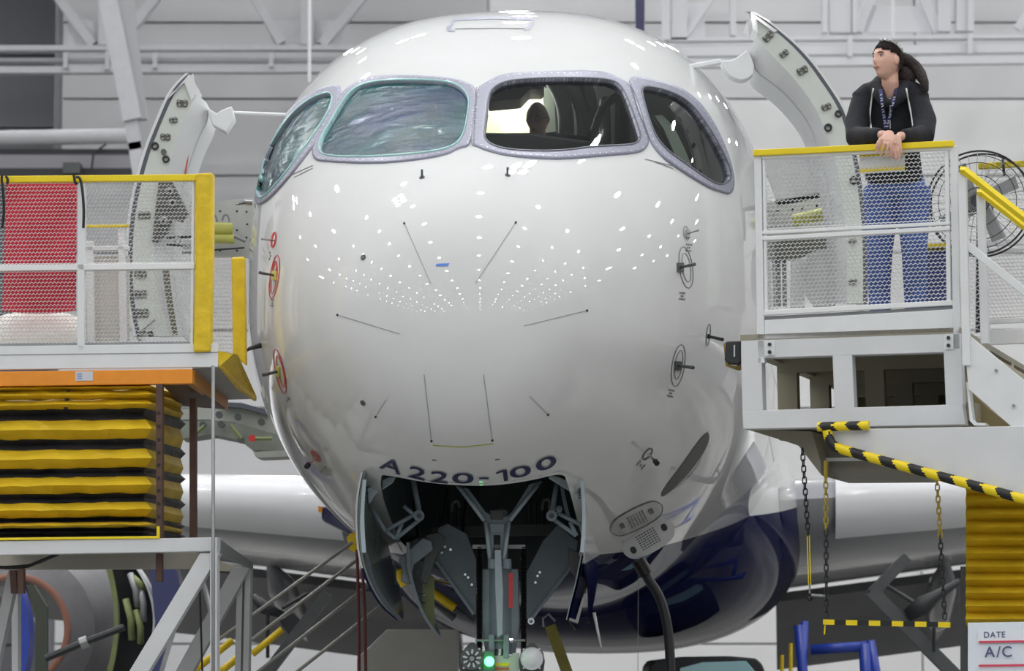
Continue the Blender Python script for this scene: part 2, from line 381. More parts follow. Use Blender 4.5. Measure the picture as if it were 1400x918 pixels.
GW['side_left'] = ([(358, 272), (353, 266), (355, 245), (363, 218), (377, 192), (393, 166), (414, 145), (434, 133), (456, 127), (452, 148), (440, 170), (424, 193), (408, 215), (388, 242), (368, 264)],
    [(357, 281), (351, 277), (349, 268), (351, 246), (358, 218), (370, 190), (389, 160), (409, 139), (430, 125), (455, 117), (469, 118), (460, 148), (446, 174), (432, 197), (416, 218), (395, 245), (372, 270)])
GW['side_right'] = (c6([(802, 405), (900, 422), (985, 455), (1050, 510), (1120, 610), (1180, 720), (1212, 800), (1210, 840), (1172, 862), (1120, 842), (1050, 793), (960, 730), (915, 695), (870, 640), (840, 560), (815, 470)]),
    c6([(745, 385), (752, 365), (775, 360), (860, 373), (980, 408), (1065, 468), (1135, 565), (1195, 690), (1232, 810), (1230, 880), (1212, 907), (1185, 898), (1130, 882), (1050, 838), (930, 760), (882, 715), (845, 665), (822, 590), (785, 460)]))
# gear bay outline in plane coordinates (l, s)
arc = [(540, 651), (560, 655), (600, 660.5), (640, 663), (700, 660), (740, 653), (764, 647)]
fr = [WL(hit(x, y)[0]) for x, y in arc]
bay = [(-.60, 3.3), (-.60, fr[0][1]+.12)]+fr+[(.60, fr[-1][1]+.12), (.60, 3.3)]
def offs(poly, d):
    o = []; n = len(poly); ar = sum(poly[i][0]*poly[(i+1) % n][1]-poly[(i+1) % n][0]*poly[i][1] for i in range(n)); sg = 1 if ar > 0 else -1
    for i in range(n):
        a, b = np.array(poly[i-1]), np.array(poly[(i+1) % n]); t = (b-a)/max(np.linalg.norm(b-a), 1e-9)
        o.append((poly[i][0]+t[1]*d*sg, poly[i][1]-t[0]*d*sg))
    return o
bayc = resample(chaikin(bay, 2), 160)
def bz(l, s):
    q = math.sqrt(s); A, B, C = float(spl(AA, q)), float(spl(BB, q)), float(spl(ZZ, q)); return C-(C-B)*math.sqrt(max(0, 1-(l/A)**2))
FC = FV[FF].mean(1)
nx_ = np.cross(FV[FF[:, 2]]-FV[FF[:, 0]], FV[FF[:, 3]]-FV[FF[:, 1]])
vd = FC-np.array([0, 0, CZ]); ctr = np.stack([N0[0]+(FC[:, 1]-N0[1])*AXK, FC[:, 1], np.full(len(FC), 3.7)], -1)
sgn = np.sign((nx_*(FC-ctr)).sum(1)); facing = (nx_*sgn[:, None]*vd).sum(1) < 0
zr = FC[:, 2]-CZ; dd = FC[:, 1]*CP+zr*SP; fpx = 700+F*FC[:, 0]/dd; fpy = 459-F*(-FC[:, 1]*SP+zr*CP)/dd
lf = ((FC[:, 0]-N0[0])-(FC[:, 1]-N0[1])*AXK)/AXN; sf = ((FC[:, 0]-N0[0])*AXK+(FC[:, 1]-N0[1]))/AXN
kill = np.zeros(len(FF), bool); GL = {}
for k, (g, o) in GW.items():
    m = inpoly(fpx, fpy, offs(chaikin(g), 3.0)) & facing & (sf < 6)
    GL[k] = m; kill |= m
kill |= inpoly(lf, sf, offs(bayc, .015)) & (FC[:, 2] < 3.0)
NW = LW(0, 1.75, 0)
plane = thing('airliner', NW, 'white jet airliner with navy belly seen nose-on, gear doors and cabin doors open', 'airplane')
# white paint with the navy belly line: a real paint line in the object's own coordinates
def skin_material():
    m = bpy.data.materials.new('airliner_paint'); m.use_nodes = True; nt = m.node_tree; b = nt.nodes['Principled BSDF']
    tc = nt.nodes.new('ShaderNodeTexCoord'); sx = nt.nodes.new('ShaderNodeSeparateXYZ'); nt.links.new(tc.outputs['Object'], sx.inputs[0])
    def mth(op, a, b2, c=None):
        n = nt.nodes.new('ShaderNodeMath'); n.operation = op
        for i, v in enumerate((a, b2, c)):
            if v is None: continue
            if isinstance(v, (int, float)): n.inputs[i].default_value = v
            else: nt.links.new(v, n.inputs[i])
        return n.outputs[0]
    ln = mth('MULTIPLY_ADD', sx.outputs[1], .085, 2.14-.085*(24-NW.y)); df = mth('SUBTRACT', ln, sx.outputs[2]); fac = mth('GREATER_THAN', df, 0)
    mx = nt.nodes.new('ShaderNodeMix'); mx.data_type = 'RGBA'; nt.links.new(fac, mx.inputs[0])
    nz = nt.nodes.new('ShaderNodeTexNoise'); nz.inputs['Scale'].default_value = 1.5; nz.inputs['Detail'].default_value = 5; nt.links.new(tc.outputs['Object'], nz.inputs['Vector'])
    cr = nt.nodes.new('ShaderNodeValToRGB'); cr.color_ramp.elements[0].color = (*lin(214, 216, 217), 1); cr.color_ramp.elements[1].color = (*lin(225, 227, 229), 1); nt.links.new(nz.outputs[0], cr.inputs[0])
    nt.links.new(cr.outputs[0], mx.inputs[6]); mx.inputs[7].default_value = (*lin(24, 27, 66), 1)
    nt.links.new(mx.outputs[2], b.inputs['Base Color'])
    b.inputs['Roughness'].default_value = .35; b.inputs['Specular IOR Level'].default_value = 0; b.inputs['Coat Weight'].default_value = 1; b.inputs['Coat Roughness'].default_value = .015; b.inputs['Coat IOR'].default_value = 1.45
    cw = nt.nodes.new('ShaderNodeMapRange'); nt.links.new(fac, cw.inputs[0]); cw.inputs[3].default_value = 1; cw.inputs[4].default_value = .4; nt.links.new(cw.outputs[0], b.inputs['Coat Weight'])
    return m
M_skin = skin_material()
def submesh(mask, off=0.0):
    f = FF[mask]; u, inv = np.unique(f, return_inverse=True); v = FV[u].copy()
    return v, inv.reshape(f.shape), u
v, f, _ = submesh(~kill); nv = len(v)
tipf = []
fl = [tuple(x) for x in f.tolist()]
tip_ids = {int(u): i for i, u in enumerate(np.unique(FF[~kill]))}
v = np.vstack([v, FV[tipv]]); fl += [(tip_ids[j], nv, tip_ids[(j+1) % NT]) for j in range(NT)]
me = bpy.data.meshes.new('fuselage'); me.from_pydata(v.tolist(), [], fl); me.update()
bm = bmesh.new(); bm.from_mesh(me); bmesh.ops.recalc_face_normals(bm, faces=bm.faces)
bm.faces.ensure_lookup_table()
if bm.faces[len(fl)-1].normal.y > 0: bmesh.ops.reverse_faces(bm, faces=bm.faces)
bm.to_mesh(me); bm.free()
assert 0 < (sum(1 for p in list(me.polygons)[5000:6000] if p.normal.dot(p.center-Vector((0, 24, 3.7))) > 0))
fus = link('fuselage', me, M_skin, plane, smooth=True)
# per-vertex outward normals for offset shells
VN = {}
def shell(mask, off):
    v, f, u = submesh(mask); f = f.copy(); c = np.stack([N0[0]+(v[:, 1]-N0[1])*AXK, v[:, 1]+1.2, np.full(len(v), 3.7)], -1)
    n = np.zeros_like(v); fn = np.cross(v[f[:, 2]]-v[f[:, 0]], v[f[:, 3]]-v[f[:, 1]])
    sg_ = np.sign((fn*(v[f].mean(1)-c[f].mean(1))).sum(1)); fn *= sg_[:, None]
    for k in range(4): np.add.at(n, f[:, k], fn)
    n /= np.linalg.norm(n, axis=1)[:, None]+1e-12
    f[sg_ < 0] = f[sg_ < 0][:, ::-1]
    return v+n*off, f
FLOODXY = []
# floodlight clusters under the roof: placed where the bright streaks on the nose mirror them
fl_ = bpy.data.lights.new('flood_light', 'AREA'); fl_.shape = 'DISK'; fl_.size = .55; fl_.energy = FLOOD_W; fl_.color = (1, 1, 1)
for k, (px, py, nn_, nm_) in enumerate(((714, 228, 4, 'tall streak under the right windshield'), (546, 276, 6, 'streak below the left windshield'), (399, 278, 2, 'small streak on the left cheek'), (560, 50, 2, 'glint on the left crown'), (873, 60, 2, 'glint on the right crown'))):
    p, n = hit(px, py); d = (p-Vector((0, 0, CZ))).normalized(); r = d-n*2*d.dot(n)
    
    if r.z < .05: continue
    c = p+r*((15.9-p.z)/r.z)
    if not (-47 < c.x < 47 and -44 < c.y < 60): continue
    FLOODXY.append((c.x, c.y)); t = bpy.data.objects.new('floodlight', None); COL.objects.link(t); t.location = (c.x, c.y, 16.1); ORG[t.name] = Vector(t.location)
    setp(t, 'bright floodlight cluster under the roof, mirrored as the '+nm_, 'lamp')
    for j in range(nn_):
        for nm, dd_ in (('housing', LH), ('lens', LL), ('flood_light', fl_)):
            o = bpy.data.objects.new(nm, dd_); COL.objects.link(o); o.parent = t; o.location = ((j % 2)*.7-.35, (j//2)*.75-.5, -.06 if nm == 'flood_light' else 0)
for iy in range(20):
    for ix in range(13):
        x = -33+ix*5.5+random.uniform(-.2, .2); y = -40+iy*5.2
        if any(math.hypot(x-a-.1, y-b2-.2) < 1.6 for a, b2 in FLOODXY): continue
        if x < -20 and y > 46: continue
        L = bpy.data.objects.new('ceiling_lamp', None); COL.objects.link(L); L.location = (x, y, 16.2)
        setp(L, 'round high-bay lamp hanging under the hangar roof', 'lamp', 'high-bay lamps under the roof')
        for nm, d in (('housing', LH), ('lens', LL), ('lamp_light', li)):
            o = bpy.data.objects.new(nm, d); COL.objects.link(o); o.parent = L
            if nm == 'lamp_light': o.location = (0, 0, -.06)
# glass
def glass_material(name, tint, film):
    m = bpy.data.materials.new(name); m.use_nodes = True; nt = m.node_tree; nt.nodes.remove(nt.nodes['Principled BSDF']); out = nt.nodes['Material Output']
    tr = nt.nodes.new('ShaderNodeBsdfTransparent'); tr.inputs[0].default_value = (*tint, 1)
    gl = nt.nodes.new('ShaderNodeBsdfGlossy'); gl.inputs['Roughness'].default_value = .02
    fr_ = nt.nodes.new('ShaderNodeFresnel'); fr_.inputs[0].default_value = 1.6 if not film else 1.45
    mx = nt.nodes.new('ShaderNodeMixShader'); nt.links.new(fr_.outputs[0], mx.inputs[0]); last = tr.outputs[0]
    if film:
        df = nt.nodes.new('ShaderNodeBsdfDiffuse'); df.inputs[0].default_value = (*lin(34, 108, 132), 1)
        m2 = nt.nodes.new('ShaderNodeMixShader'); nt.links.new(tr.outputs[0], m2.inputs[1]); nt.links.new(df.outputs[0], m2.inputs[2]); last = m2.outputs[0]
        tc = nt.nodes.new('ShaderNodeTexCoord'); mp = nt.nodes.new('ShaderNodeMapping'); mp.inputs['Rotation'].default_value = (0, .65, 0); mp.inputs['Scale'].default_value = (1.2, 3, 7)
        nz = nt.nodes.new('ShaderNodeTexNoise'); nz.inputs['Scale'].default_value = 2.6; nz.inputs['Detail'].default_value = 7; nz.inputs['Distortion'].default_value = .8
        nt.links.new(tc.outputs['Object'], mp.inputs[0]); nt.links.new(mp.outputs[0], nz.inputs['Vector'])
        # creased plastic: patches of blue and teal, crease glints painted as white streaks
        n3 = nt.nodes.new('ShaderNodeTexNoise'); n3.inputs['Scale'].default_value = 1.6; n3.inputs['Detail'].default_value = 4; nt.links.new(tc.outputs['Object'], n3.inputs['Vector'])
        c3 = nt.nodes.new('ShaderNodeValToRGB'); c3.color_ramp.elements[0].position = .38; c3.color_ramp.elements[1].position = .62
        c3.color_ramp.elements[0].color = (*lin(34, 118, 122), 1); c3.color_ramp.elements[1].color = (*lin(38, 78, 128), 1); nt.links.new(n3.outputs[0], c3.inputs[0])
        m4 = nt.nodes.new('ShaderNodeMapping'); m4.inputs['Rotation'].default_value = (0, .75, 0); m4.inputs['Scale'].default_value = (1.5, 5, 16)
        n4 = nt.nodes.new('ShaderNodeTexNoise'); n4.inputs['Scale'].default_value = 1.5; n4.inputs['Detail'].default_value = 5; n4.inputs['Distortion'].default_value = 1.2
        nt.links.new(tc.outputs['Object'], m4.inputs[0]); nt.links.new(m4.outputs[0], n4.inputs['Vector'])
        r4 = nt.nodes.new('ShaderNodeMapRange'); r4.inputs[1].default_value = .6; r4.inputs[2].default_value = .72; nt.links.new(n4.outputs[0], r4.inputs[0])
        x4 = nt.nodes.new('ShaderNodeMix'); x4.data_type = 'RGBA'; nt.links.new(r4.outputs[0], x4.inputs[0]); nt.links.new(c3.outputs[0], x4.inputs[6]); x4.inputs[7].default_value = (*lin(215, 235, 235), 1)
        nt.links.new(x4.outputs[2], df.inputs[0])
        bp = nt.nodes.new('ShaderNodeBump'); bp.inputs['Strength'].default_value = .9; bp.inputs['Distance'].default_value = .03
        nt.links.new(nz.outputs[0], bp.inputs['Height']); nt.links.new(bp.outputs[0], gl.inputs['Normal'])
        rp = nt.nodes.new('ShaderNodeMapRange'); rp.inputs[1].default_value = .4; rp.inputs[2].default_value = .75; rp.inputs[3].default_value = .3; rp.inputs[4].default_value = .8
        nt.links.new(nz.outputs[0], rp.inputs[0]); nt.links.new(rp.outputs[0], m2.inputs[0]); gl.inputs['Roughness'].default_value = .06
    if film:
        ad = nt.nodes.new('ShaderNodeMath'); ad.operation = 'ADD'; ad.inputs[1].default_value = .035; nt.links.new(fr_.outputs[0], ad.inputs[0]); nt.links.new(ad.outputs[0], mx.inputs[0])
        bp.inputs['Strength'].default_value = 1; bp.inputs['Distance'].default_value = .07
    nt.links.new(last, mx.inputs[1]); nt.links.new(gl.outputs[0], mx.inputs[2]); nt.links.new(mx.outputs[0], out.inputs[0]); return m
M_glass = glass_material('windshield_glass', (.74, .78, .76), False)
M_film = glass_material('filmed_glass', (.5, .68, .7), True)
def radial(poly, c, a):
    best = 0; d = (math.cos(a), math.sin(a)); n = len(poly)
    for i in range(n):
        p, q = poly[i], poly[(i+1) % n]; ex_, ey = q[0]-p[0], q[1]-p[1]; den = d[0]*ey-d[1]*ex_
        if abs(den) < 1e-9: continue
        wx, wy = p[0]-c[0], p[1]-c[1]; t = (wx*ey-wy*ex_)/den; u = (wx*d[1]-wy*d[0])/den
        if 0 <= u <= 1 and t > best: best = t
    return best
def ring_mesh(name, g, o, m, parent, off=.012, n=180, layers=4, lip=.03, **kw):
    g, o = chaikin(g), chaikin(o, 1); c = tuple(np.mean(resample(g, 100), axis=0)); vs = []; fs = []
    for k in range(n):
        a = 2*math.pi*k/n; r0, r1 = radial(g, c, a), radial(o, c, a); r1 = max(r1, r0+1)
        row = [hit(c[0]+math.cos(a)*(r0+(r1-r0)*i/layers), c[1]+math.sin(a)*(r0+(r1-r0)*i/layers)) for i in range(layers+1)]
        vs.append(row[0][0]-row[0][1]*lip)
        vs += [p+nn*off for p, nn in row]; vs.append(row[-1][0]-row[-1][1]*.004)
    L = layers+3
    for k in range(n):
        k2 = (k+1) % n
        for i in range(L-1): fs.append((k*L+i, k*L+i+1, k2*L+i+1, k2*L+i))
    return pmesh(name, vs, fs, m, parent, smooth=True, **kw)
def scalepoly(poly, d): return offs(poly, d)
wl = {'right': 'clear right windshield', 'left': 'left windshield under teal film', 'side_left': 'left side window under teal film', 'side_right': 'clear right side window'}
for k, (g, o) in GW.items():
    fr_o = ring_mesh('window_frame', g, o, M_frame, plane, label='riveted grey alloy frame')
    v, f = shell(GL[k], -.012)
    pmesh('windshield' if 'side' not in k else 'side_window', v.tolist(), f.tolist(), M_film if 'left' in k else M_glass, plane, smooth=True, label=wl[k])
    ring_mesh('window_seal', g, offs(chaikin(g), 1.7), M_seal if 'left' not in k else mat('teal_film_edge', lin(120, 175, 172), .3), fr_o, off=.016, layers=1)
    # rivets
    b = MB(); rv = []
    for oo, st in ((-3.2, 8.5), ):
        pp = offs(chaikin(o, 1), oo); L = sum(math.dist(pp[i], pp[(i+1) % len(pp)]) for i in range(len(pp)))
        for x, y in resample(pp, int(L/st)):
            p, nn = hit(x, y); b.disc(p+nn*.008, nn, .0052, .0065, 6)
    b.build('rivet', mat('bright_rivet', lin(225, 225, 232), .3, metal=.4), fr_o, kind='stuff')
def decal(name, pts, faces, m, parent=plane, off=.003, **kw):
    return pmesh(name, [H(x, y, off) for x, y in pts], faces, m, parent, **kw)
def line_decal(name, pts, wpx, m, parent=plane, off=.003, n=10, **kw):
    pts = resample(pts, n, False); vs = []; fs = []
    for i, (x, y) in enumerate(pts):
        a, b2 = pts[max(i-1, 0)], pts[min(i+1, n-1)]; d = math.dist(a, b2); nx, ny = -(b2[1]-a[1])/d*wpx/2, (b2[0]-a[0])/d*wpx/2
        vs += [H(x-nx, y-ny, off), H(x+nx, y+ny, off)]
        if i: fs.append((2*i-2, 2*i-1, 2*i+1, 2*i))
    return pmesh(name, vs, fs, m, parent, **kw)
# post line between windshields
line_decal('post_seam', [(647.3, 201), (651.5, 122)], .9, M_seal, off=.0155)
line_decal('post_seam', [(861, 118), (870, 150), (886, 192)], .9, M_seal, off=.0155)
# overhead hatch
line_decal('roof_hatch', [(612, 36), (612, 42), (622, 43)], 3, M_frame)
line_decal('roof_hatch', [(614, 41), (621, 27), (670, 24.5), (722, 26), (730, 27), (724, 39), (716, 41)], 4, M_frame, n=40)
line_decal('roof_hatch', [(622, 40), (670, 39), (716, 39.5)], 1, M_mark, n=20)
for y in (228.5, 232): line_decal('drip_line', [(398+y-228, y+11), (428, y-2)], .9, M_mark)
line_decal('drip_line', [(882, 218), (918, 227)], .9, M_mark); line_decal('drip_line', [(893, 221), (920, 231)], .9, M_mark)
# lightning diverter strips on the nose, each with its end fitting
for a, b2 in (((553, 306), (589, 388)), ((705, 305), (650, 388)), ((462, 431), (547, 457)), ((802, 425), (716, 446)), ((580, 512), (590, 603)), ((661, 512), (673, 602)), ((528, 547), (514, 570)), ((724, 542), (749, 567))):
    line_decal('diverter_strip', [a, b2], .9, mat('diverter_grey', lin(150, 152, 158), .4), off=.004)
    e = a if a[1] in (431, 425, 306, 305) else b2; p, nn = hit(*e); MB().disc(p, nn, .007, .008, 8).build('strip_fitting', M_dark, plane)
line_decal('yellow_line', [(592, 609), (632, 611.5), (674, 607)], 1.4, mat('pale_yellow_line', lin(190, 190, 80), .5))
line_decal('alignment_tick', [(591, 629), (597, 629.5)], 1.4, M_mark, n=3); line_decal('alignment_tick', [(677, 628.6), (683, 627.8)], 1.4, M_mark, n=3)
decal('tape', [(597.5, 361), (614.5, 360.5), (612.5, 364), (595.5, 364.5)], [(0, 1, 2, 3)], M_tape, off=.004, label='small strip of blue tape')
for x, y in ((497, 352.5), (496.5, 551)):
    p, nn = hit(x, y); MB().disc(p, nn, .018, .008, 16).build('drain_port', M_dgry, plane); 
for x, y in ((577, 241), (694, 238)):
    p, nn = hit(x, y+2); b = MB(); b.disc(p, nn, .017, .006, 12); b.tube([p, p+Vector((0, -.03, .045))], .007, 8); b.build('washer_nozzle', M_seal, plane)
# lettering A220-100 along the lip of the gear bay
for ch, cx, cy, wd_, hg, rot in (('A', 536, 636, 31, 16, 19), ('2', 571, 646, 24, 15.5, 14), ('2', 601, 651.5, 24, 15, 6), ('0', 633, 653, 29, 14, 0), ('-', 661.5, 653, 13, 2.2, 0), ('1', 686, 649.5, 15, 15, -7), ('0', 711, 644, 29, 14.5, -12), ('0', 746, 632.5, 29, 16, -24)):
    g, fs, sz, mn = glyph(ch); a = math.radians(rot)
    if ch == '1': g, fs = [(0, .88), (0, .74), (.62, .84), (.62, 1), (.62, 0), (1, 0), (1, 1)], [(0, 1, 2, 3), (4, 5, 6, 3)]
    pts = []
    for u, w_ in g:
        x, y = (u-.5)*wd_, -(w_-.5)*hg; pts.append((cx+x*math.cos(a)-y*math.sin(a), cy+x*math.sin(a)+y*math.cos(a)))
    decal('letter' if ch == 'A' else 'hyphen' if ch == '-' else 'digit', pts, fs, M_navyt, off=.009, label='navy character %s of the type marking' % ch if ch != '-' else 'navy hyphen of the type marking')
# probes with ring markings
def ellipse(cx, cy, rx, ry, rot, n=36):
    a = math.radians(rot); return [(cx+rx*math.cos(t)*math.cos(a)-ry*math.sin(t)*math.sin(a), cy+rx*math.cos(t)*math.sin(a)+ry*math.sin(t)*math.cos(a)) for t in [2*math.pi*k/n for k in range(n)]]
def ringmark(cx, cy, rx, ry, rot, wpx, m, lab=None):
    pts = ellipse(cx, cy, rx, ry, rot); pts.append(pts[0]); line_decal('ring_marking', pts, wpx, m, n=41, label=lab)
def scribble(cx, cy, rot=0, rows=3, m=M_mark, wd_=9):
    "illegible small placard lines under a probe"
    for r in range(rows):
        ww = wd_*(1, .55, 1.0)[r % 3]; y = cy+r*4.2; a = math.radians(rot)
        for k in range(int(ww/2.2)):
            x0 = -ww/2+k*2.2
            q = [(x0, y-cy-1.2), (x0+1.5, y-cy-1.2), (x0+1.5, y-cy+1), (x0, y-cy+1)]
            decal('placard_text', [(cx+x*math.cos(a)-yy*math.sin(a), cy+x*math.sin(a)+yy*math.cos(a)) for x, yy in q], [(0, 1, 2, 3)], m)
def probe(bx, by, tx, ty, r, m, plate, pm=None, lab=None, out=.12):
    p, nn = hit(bx, by); t = P(tx, ty, p.y-out)
    pr = MB().tube([p, p.lerp(t, .35), t], [r*.8, r*.8, r], 10).build('probe', m, plane, smooth='auto', label=lab)
    if plate:
        a, b2 = plate; MB().prism([H(bx-a, by-b2, .012), H(bx+a, by-b2, .012), H(bx+a, by+b2, .012), H(bx-a, by+b2, .012)], -nn*.012).build('probe_base', pm or m, pr)
    return pr
ringmark(937.5, 366, 9, 28.5, -8, .9, M_mark); ringmark(938, 366, 5.5, 20, -8, .8, M_mark)
probe(929, 366, 950, 361.5, .011, M_dgry, (4, 6), lab='dark grey pitot probe of the upper right ring'); scribble(933, 401, 4, 3)
ringmark(927, 500, 8.5, 29, 9, .9, M_mark); ringmark(927.5, 499, 5, 20, 9, .8, M_mark)
probe(926, 500, 948, 503, .012, M_dgry, (4, 6), lab='dark grey pitot probe of the lower right ring'); scribble(918, 534, 14, 3)
ringmark(938, 319, 3.5, 9.5, -10, 1.6, M_gry); probe(939, 320, 955, 315, .006, M_gry, (2.5, 5)); scribble(942, 335, 6, 3)
ringmark(968, 458, 2.5, 15, 6, .8, M_mark); probe(968, 460, 988, 464.5, .012, M_dark, (1, 3))
ringmark(885, 621, 4, 9, 40, 2, M_mark); probe(886, 621, 897, 632, .012, M_chrome, None, lab='bright temperature probe with dark tip')
p, _ = hit(886, 621); MB().disc(P(896, 631, p.y-.12), Vector((.3, -.7, -.5)), .018, .03, 12).build('probe_tip', M_dark, plane)
scribble(873, 633, -48, 3)
ringmark(375.5, 379, 5.8, 30, 8, 1.1, M_red); ringmark(375, 381, 3.4, 21, 8, 1, M_red); ringmark(376, 366, 2.2, 9, 8, 1.2, M_red)
probe(376, 377, 355, 373, .010, M_dgry, (2.5, 6), M_yg, lab='probe with yellow-green base in the red rings'); scribble(373.5, 410, 4, 3, wd_=5)
ringmark(383, 508, 6, 31, -12, 1.1, M_red); ringmark(384, 508, 3.6, 22, -12, 1, M_red); probe(381, 508, 360, 513, .012, M_dgry, (2.5, 7), M_yg, lab='probe with yellow-green base in the lower red rings')
scribble(396, 546, 40, 2, wd_=6)
ringmark(374.5, 328, 2.6, 10, 10, 2.2, M_red); probe(375, 329, 358, 327, .007, M_gry, None); scribble(371, 346, 6, 3, wd_=4)
ringmark(432, 624, 2.2, 9, -40, 2.6, M_red); probe(432, 626, 421, 636, .011, M_chrome, None, lab='bright probe with dark tip'); scribble(446, 640, 50, 3, wd_=5)
MB().disc(P(421.5, 635.5, hit(432, 626)[0].y-.12), Vector((-.3, -.7, -.5)), .018, .03, 12).build('probe_tip', M_dark, plane)
p0_ = H(357, 472, .0); MB().tube([p0_, P(341, 477, p0_.y-.05), P(334, 482, p0_.y)], [.02, .012, .004], 8).build('probe', M_dark, plane, label='dark strap-like vane at the left edge')
# long dark scoop low on the right cheek
sl_ = [(967, 591), (962, 594), (953, 605), (935, 631), (917, 655), (904, 673), (904, 678)]; sr_ = [(968, 592), (970, 599), (964, 615), (945, 643), (926, 663), (911, 676), (905, 679)]
sl_ = resample(chaikin(sl_, 2, False), 24, False); sr_ = resample(chaikin(sr_, 2, False), 24, False)
decal('outflow_slot', sl_+sr_, [(i, i+1, 25+i, 24+i) for i in range(23)], M_black, off=.004, label='long dark outflow slot')
line_decal('slot_lip', [(968, 606), (952, 640), (930, 663), (912, 676)], 1.6, M_chrome, off=.006, n=20)
# service panels
def placard(cx, cy, hw, hh, rot, m, off, nm, lab, lift=0):
    a = math.radians(rot); pts = chaikin([(-hw, -hh*.3), (-hw*.7, -hh), (hw*.7, -hh), (hw, -hh*.3), (hw, hh*.3), (hw*.7, hh), (-hw*.7, hh), (-hw, hh*.3)], 2)
    R = lambda x, y: (cx+x*math.cos(a)-y*math.sin(a), cy+x*math.sin(a)+y*math.cos(a))
    return [R(*q) for q in pts], R
pts, R = placard(870, 709, 39, 14, -27, M_white, .004, '', '')
q = decal('marked_oval', [R(0, 0)]+pts, [(0, i+1, (i+1) % len(pts)+1) for i in range(len(pts))], mat('oval_grey', lin(190, 191, 190), .35, coat=.5), off=.004, label='pale oval access panel with faint print')
ln = [(*R(-32, 4), )]; line_decal('oval_edge', pts+[pts[0]], .9, M_mark, off=.006, n=60)
for k in range(6):
    for j in range(6): decal('placard_text', [R(-12+j*4.4, -7+k*2.8), R(-9.4+j*4.4, -7+k*2.8), R(-9.4+j*4.4, -5.8+k*2.8), R(-12+j*4.4, -5.8+k*2.8)], [(0, 1, 2, 3)], M_mark, off=.006)
for sx in (-22, 22): decal('panel_latch', [R(sx-3, -3), R(sx+3, -3), R(sx+3, 3), R(sx-3, 3)], [(0, 1, 2, 3)], M_mark, off=.006)
pts, R = placard(887, 737, 39, 19, -30, M_white, .004, '', '')
PYv = hit(880, 728)[0].y-.12
pnl = MB().prism([P(x, y, PYv) for x, y in pts], (0, .03, 0)).build('hanging_panel', mat('panel_light_grey', lin(205, 207, 208), .4), plane, label='light grey oval access panel hanging open')
lines_ = ['SET PARK', 'BRAKE FIRST', 'CONNECT HERE', 'GROUND POWER', 'USE CORRECT', 'PLUG ONLY']
# the small print of this panel is not legible in the photograph: short dark strokes stand in for it
for k in range(7):
    for j in range(7):
        x0 = -15+j*4.2; y0 = -11+k*3.3
        q = [R(x0, y0), R(x0+3, y0), R(x0+3, y0+1.6), R(x0, y0+1.6)]; MB().prism([P(x, y, PYv-.001) for x, y in q], (0, .001, 0)).build('placard_text', M_mark, pnl)
for sx, sy in ((26, -3), (-26, 3)):
    q = chaikin([R(sx-4, sy-5), R(sx+4, sy-5), R(sx+4, sy+5), R(sx-4, sy+5)], 2); MB().prism([P(x, y, PYv-.004) for x, y in q], (0, .004, 0)).build('panel_latch', M_black, pnl)
def sm(pts, k=3): return [Vector(p) for p in chaikin([tuple(p) for p in pts], k, False)]
MB().tube([P(838, 742, PYv+.1), P(848, 736, PYv), P(855, 730, PYv)], .008, 6).build('panel_lanyard', M_dark, pnl)
# ------------------------------------------------------------------ nose gear bay
inner = [LW(l, s, bz(l, s)-.003) for l, s in bayc]; ou = offs(bayc, .026); outer = [LW(l, s, bz(l, s)-.003) for l, s in ou]
n_ = len(inner); walls = [LW(l*.97, s, 3.0) for l, s in bayc]
pmesh('bay_lip', inner+outer, [(i, (i+1) % n_, n_+(i+1) % n_, n_+i) for i in range(n_)], M_skin, plane, smooth=True)
bayo = pmesh('gear_bay', inner+walls, [(i, (i+1) % n_, n_+(i+1) % n_, n_+i) for i in range(n_)]+[tuple(range(n_, 2*n_))], M_bay, plane)
def pb(px, py, Y): return P(px, py, Y)
for k, (x0, x1, y0, y1) in enumerate([(600, 606, 690, 728), (612, 620, 686, 730), (624, 630, 690, 728), (634, 641, 692, 727), (720, 726, 690, 726), (728, 734, 688, 727), (738, 745, 692, 725), (748, 752, 690, 722)]):
    xm = (x0+x1)/2; MB().tube([P(xm, y0, 22.3), P(xm, y1, 22.3)], (x1-x0)/2/F*22.3, 10).build('valve', M_dgry, bayo, smooth='auto')
MB().beam(P(590, 729, 22.2), P(770, 724, 22.2), .12, .07).build('cross_beam', M_dgry, bayo)
for a, b2 in (((640, 665), (630, 745)), ((560, 660), (572, 735)), ((612, 668), (604, 715))): MB().tube([P(*a, 22.0), P(*b2, 22.0)], .012, 6).build('bay_pipe', M_black, bayo)
MB().tube(sm([P(618, 700, 22.1), P(618, 688, 22.1), P(626, 684, 22.1), P(628, 694, 22.1)]), .012, 6).build('bay_pipe', M_gry, bayo)
MB().tube(sm([P(742, 698, 22.1), P(742, 684, 22.1), P(752, 682, 22.1), P(752, 698, 22.1)]), .012, 6).build('bay_pipe', M_gry, bayo)
# ------------------------------------------------------------------ nose gear (thing > part > sub-part)
G = 21.2
gear = MB(); gear.tube([P(684, 768, G), P(684, 888, G)], [.075, .075], 20); gear.tube([P(684, 700, G+.1), P(684, 770, G)], .05, 16)
gear = gear.build('nose_gear', M_gear, plane, smooth='auto')
for pts in ([(622, 664), (640, 668), (664, 700), (675, 706), (694, 706), (700, 700), (724, 662), (742, 658), (698, 712), (691, 745), (691, 768), (684, 768), (684, 732), (675, 732), (675, 768), (667, 768), (666, 745), (660, 712)],):
    MB().prism([P(x, y, G-.15) for x, y in pts], (0, .07, 0)).build('drag_brace', M_gear, gear, bevel=.006)
for a, b2 in (((629, 668), (662, 712)), ((735, 664), (697, 712)), ((664, 714), (670, 765)), ((696, 714), (689, 765))):
    MB().tube([P(*a, G-.17), P(*b2, G-.17)], .014, 8).build('brace_rib', M_gearl, gear, smooth=True)
